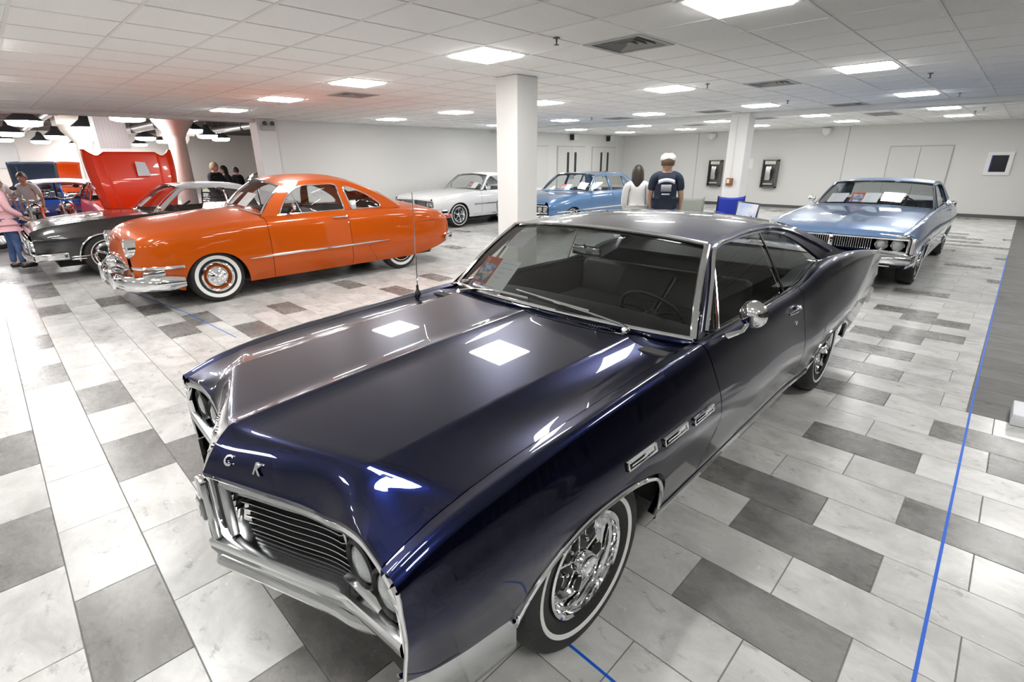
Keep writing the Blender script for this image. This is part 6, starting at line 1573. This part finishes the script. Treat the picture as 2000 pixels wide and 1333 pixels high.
# print on the back of the dark t-shirt: arched pale lettering block and lines
PR = mat('shirt_print', (.55, .58, .64), .8)
bx_ = .145 * ms_
def on_back(a, z):   # point on the back of the shirt, a across, z height
    zz = np.interp(z, [1.0, 1.15, 1.32, 1.42], [.125, .128, .145, .118]); return (a * ms_, (zz * (1 - (a / .30) ** 2) + .022) * ms_, z * ms_)
P = [[on_back(a, 1.355 + .03 * (1 - (a / .12) ** 2) + d) for d in (-.026, .026)] for a in lin(-.12, .12, 13)]; MB().grid(P).build('print_arch', PR, mt_, solid=.003)
P = [[on_back(a, 1.27 + d) for d in (-.05, 0, .05)] for a in lin(-.075, .075, 9)]; MB().grid(P).build('print_block', mat('shirt_print_grey', (.30, .31, .34), .8), mt_, solid=.003)
P = [[on_back(a, 1.18 + d) for d in (-.010, .010)] for a in lin(-.06, .06, 7)]; MB().grid(P).build('print_line', PR, mt_, solid=.003)
# ================================================================== papers shown behind the windscreens
POSTER = mat('poster_orange', (.62, .10, .02), .6); POSTB = mat('poster_blue', (.10, .22, .55), .6, noise=((.75, .75, .78), 30, .42, .6)); POSTW = mat('poster_cream', (.8, .68, .45), .6); POSTG = mat('poster_teal', (.05, .18, .22), .6, noise=((.55, .55, .62), 34, .45, .6))
def sheet_frame(o, ex, ey):
    ex = Vector(ex); ey = Vector(ey); n = ex.cross(ey).normalized(); m = Matrix.Identity(4)
    for r in range(3): m[r][0] = ex[r]; m[r][1] = ey[r]; m[r][2] = n[r]; m[r][3] = o[r]
    return m
def quad(name, m, x0, x1, y0, y1, z, material, parent=None, th=.0008):
    return MB().box(x0, x1, y0, y1, z, z + th).xf(m).build(name, material, parent, smooth=False)
def show_card(label, o, ex, ey, w_, h_, group=None, poster=True, m0=PAPER):
    """sheet with an orange poster half and a white form half; o = lower corner in world space"""
    ex = Vector(ex).normalized(); ey = Vector(ey); ey = (ey - ex * ey.dot(ex)).normalized()
    m = sheet_frame(Vector(o), ex, ey)
    t = quad('show_card', m, 0, w_, 0, h_, 0, m0); tag(t, label, 'card', group)
    x0 = 0
    if poster:
        x0 = w_ * .47
        p = quad('poster_half', m, 0, x0, 0, h_, .0009, POSTER, t)
        quad('poster_scene', m, x0 * .10, x0 * .90, h_ * .52, h_ * .80, .0018, POSTB, p); quad('poster_scene', m, x0 * .06, x0 * .94, h_ * .26, h_ * .46, .0018, POSTG, p)
        quad('poster_band', m, x0 * .15, x0 * .85, h_ * .47, h_ * .515, .0018, POSTW, p); quad('poster_footer', m, x0 * .04, x0 * .96, h_ * .05, h_ * .20, .0018, mat('footer_white', (.75, .77, .85), .6), p)
        for q in (.10, .72): quad('footer_mark', m, x0 * q, x0 * (q + .18), h_ * .06, h_ * .19, .0026, mat('mark_blue', (.08, .2, .75), .6), p)
        text_mesh('71', h_ * .13, .0003, POSTW, 'poster_number', p, m @ Matrix.Translation((x0 * .22, h_ * .885, .002)), bold=True)
    for k, (a, b) in enumerate(((.1, .9), (.15, .85), (.2, .55), (.15, .45), (.2, .3), (.15, .5))):
        y = h_ * (.88 - .145 * k); L = w_ - x0; quad('form_line', m, x0 + L * a, x0 + L * b, y, y + h_ * .012, .0009, mat('form_ink', (.45, .45, .5), .7), t)
    return t
# dark coupe: points behind its glass in world space
def ws_world(s_, t, inn=.035):
    p = MC['on_ws'](s_, t) + Vector((.018 + inn * .7, 0, -.022 - inn * .7)); return Vector((.295, 1.76, 0)) + p
o = ws_world(.93, .06); show_card('orange poster and white form card leaning inside the dark coupe windshield', ws_world(.90, .03), ws_world(.40, .03) - ws_world(.90, .03), ws_world(.84, .45) - ws_world(.90, .03), .40, .255)
m = None
t = show_card('small white sheet taped high inside the dark coupe windshield', ws_world(.90, .68, .05), ws_world(.50, .68, .05) - ws_world(.90, .68, .05), ws_world(.88, .92, .05) - ws_world(.90, .68, .05), .20, .15, poster=False)
# other cars
def gl(H, loc, q, t, inn=.03):
    W = H['Wg']; i = (q + 1) / 2 * (len(W) - 1); j = t * (len(W[0]) - 1); a = np.array(W[int(round(i))][int(round(j))]); return Vector(loc) + Vector(a) + Vector((inn, 0, -inn * .6))
def card_on(H, loc, q0, t0, q1, t1, w_, h_, label, poster=True, inn=.03, group=None):
    o = gl(H, loc, q0, t0, inn); show_card(label, o, gl(H, loc, q1, t0, inn) - o, gl(H, loc, q0, t1, inn) - o, w_, h_, group, poster)
card_on(H_or, (1.09, 8.29, 0), .62, .10, .0, .75, .42, .24, 'orange poster and white form inside the orange coupe windshield')
card_on(H_or, (1.09, 8.29, 0), -.25, .12, -.7, .7, .20, .25, 'white sheet inside the orange coupe windshield', poster=False)
EL = (8.32, 1.80, 0)
card_on(H_el, EL, .40, .10, -.1, .8, .42, .26, 'orange poster and white form inside the light blue convertible windshield')
card_on(H_el, EL, .82, .08, .5, .6, .28, .24, 'white sheet at the outer end of the convertible windshield', poster=False)
card_on(H_wh, (8.36, 12.05, 0), -.30, .08, -.75, .7, .34, .24, 'orange poster and white form inside the white coupe windshield')
card_on(H_sd, (9.42, 8.92, 0), .15, .06, -.35, .6, .34, .24, 'orange poster and white form inside the blue sedan windshield')
card_on(H_bk, (.33, 11.62, 0), .3, .08, -.2, .75, .40, .26, 'orange poster and white form inside the black coupe windshield')
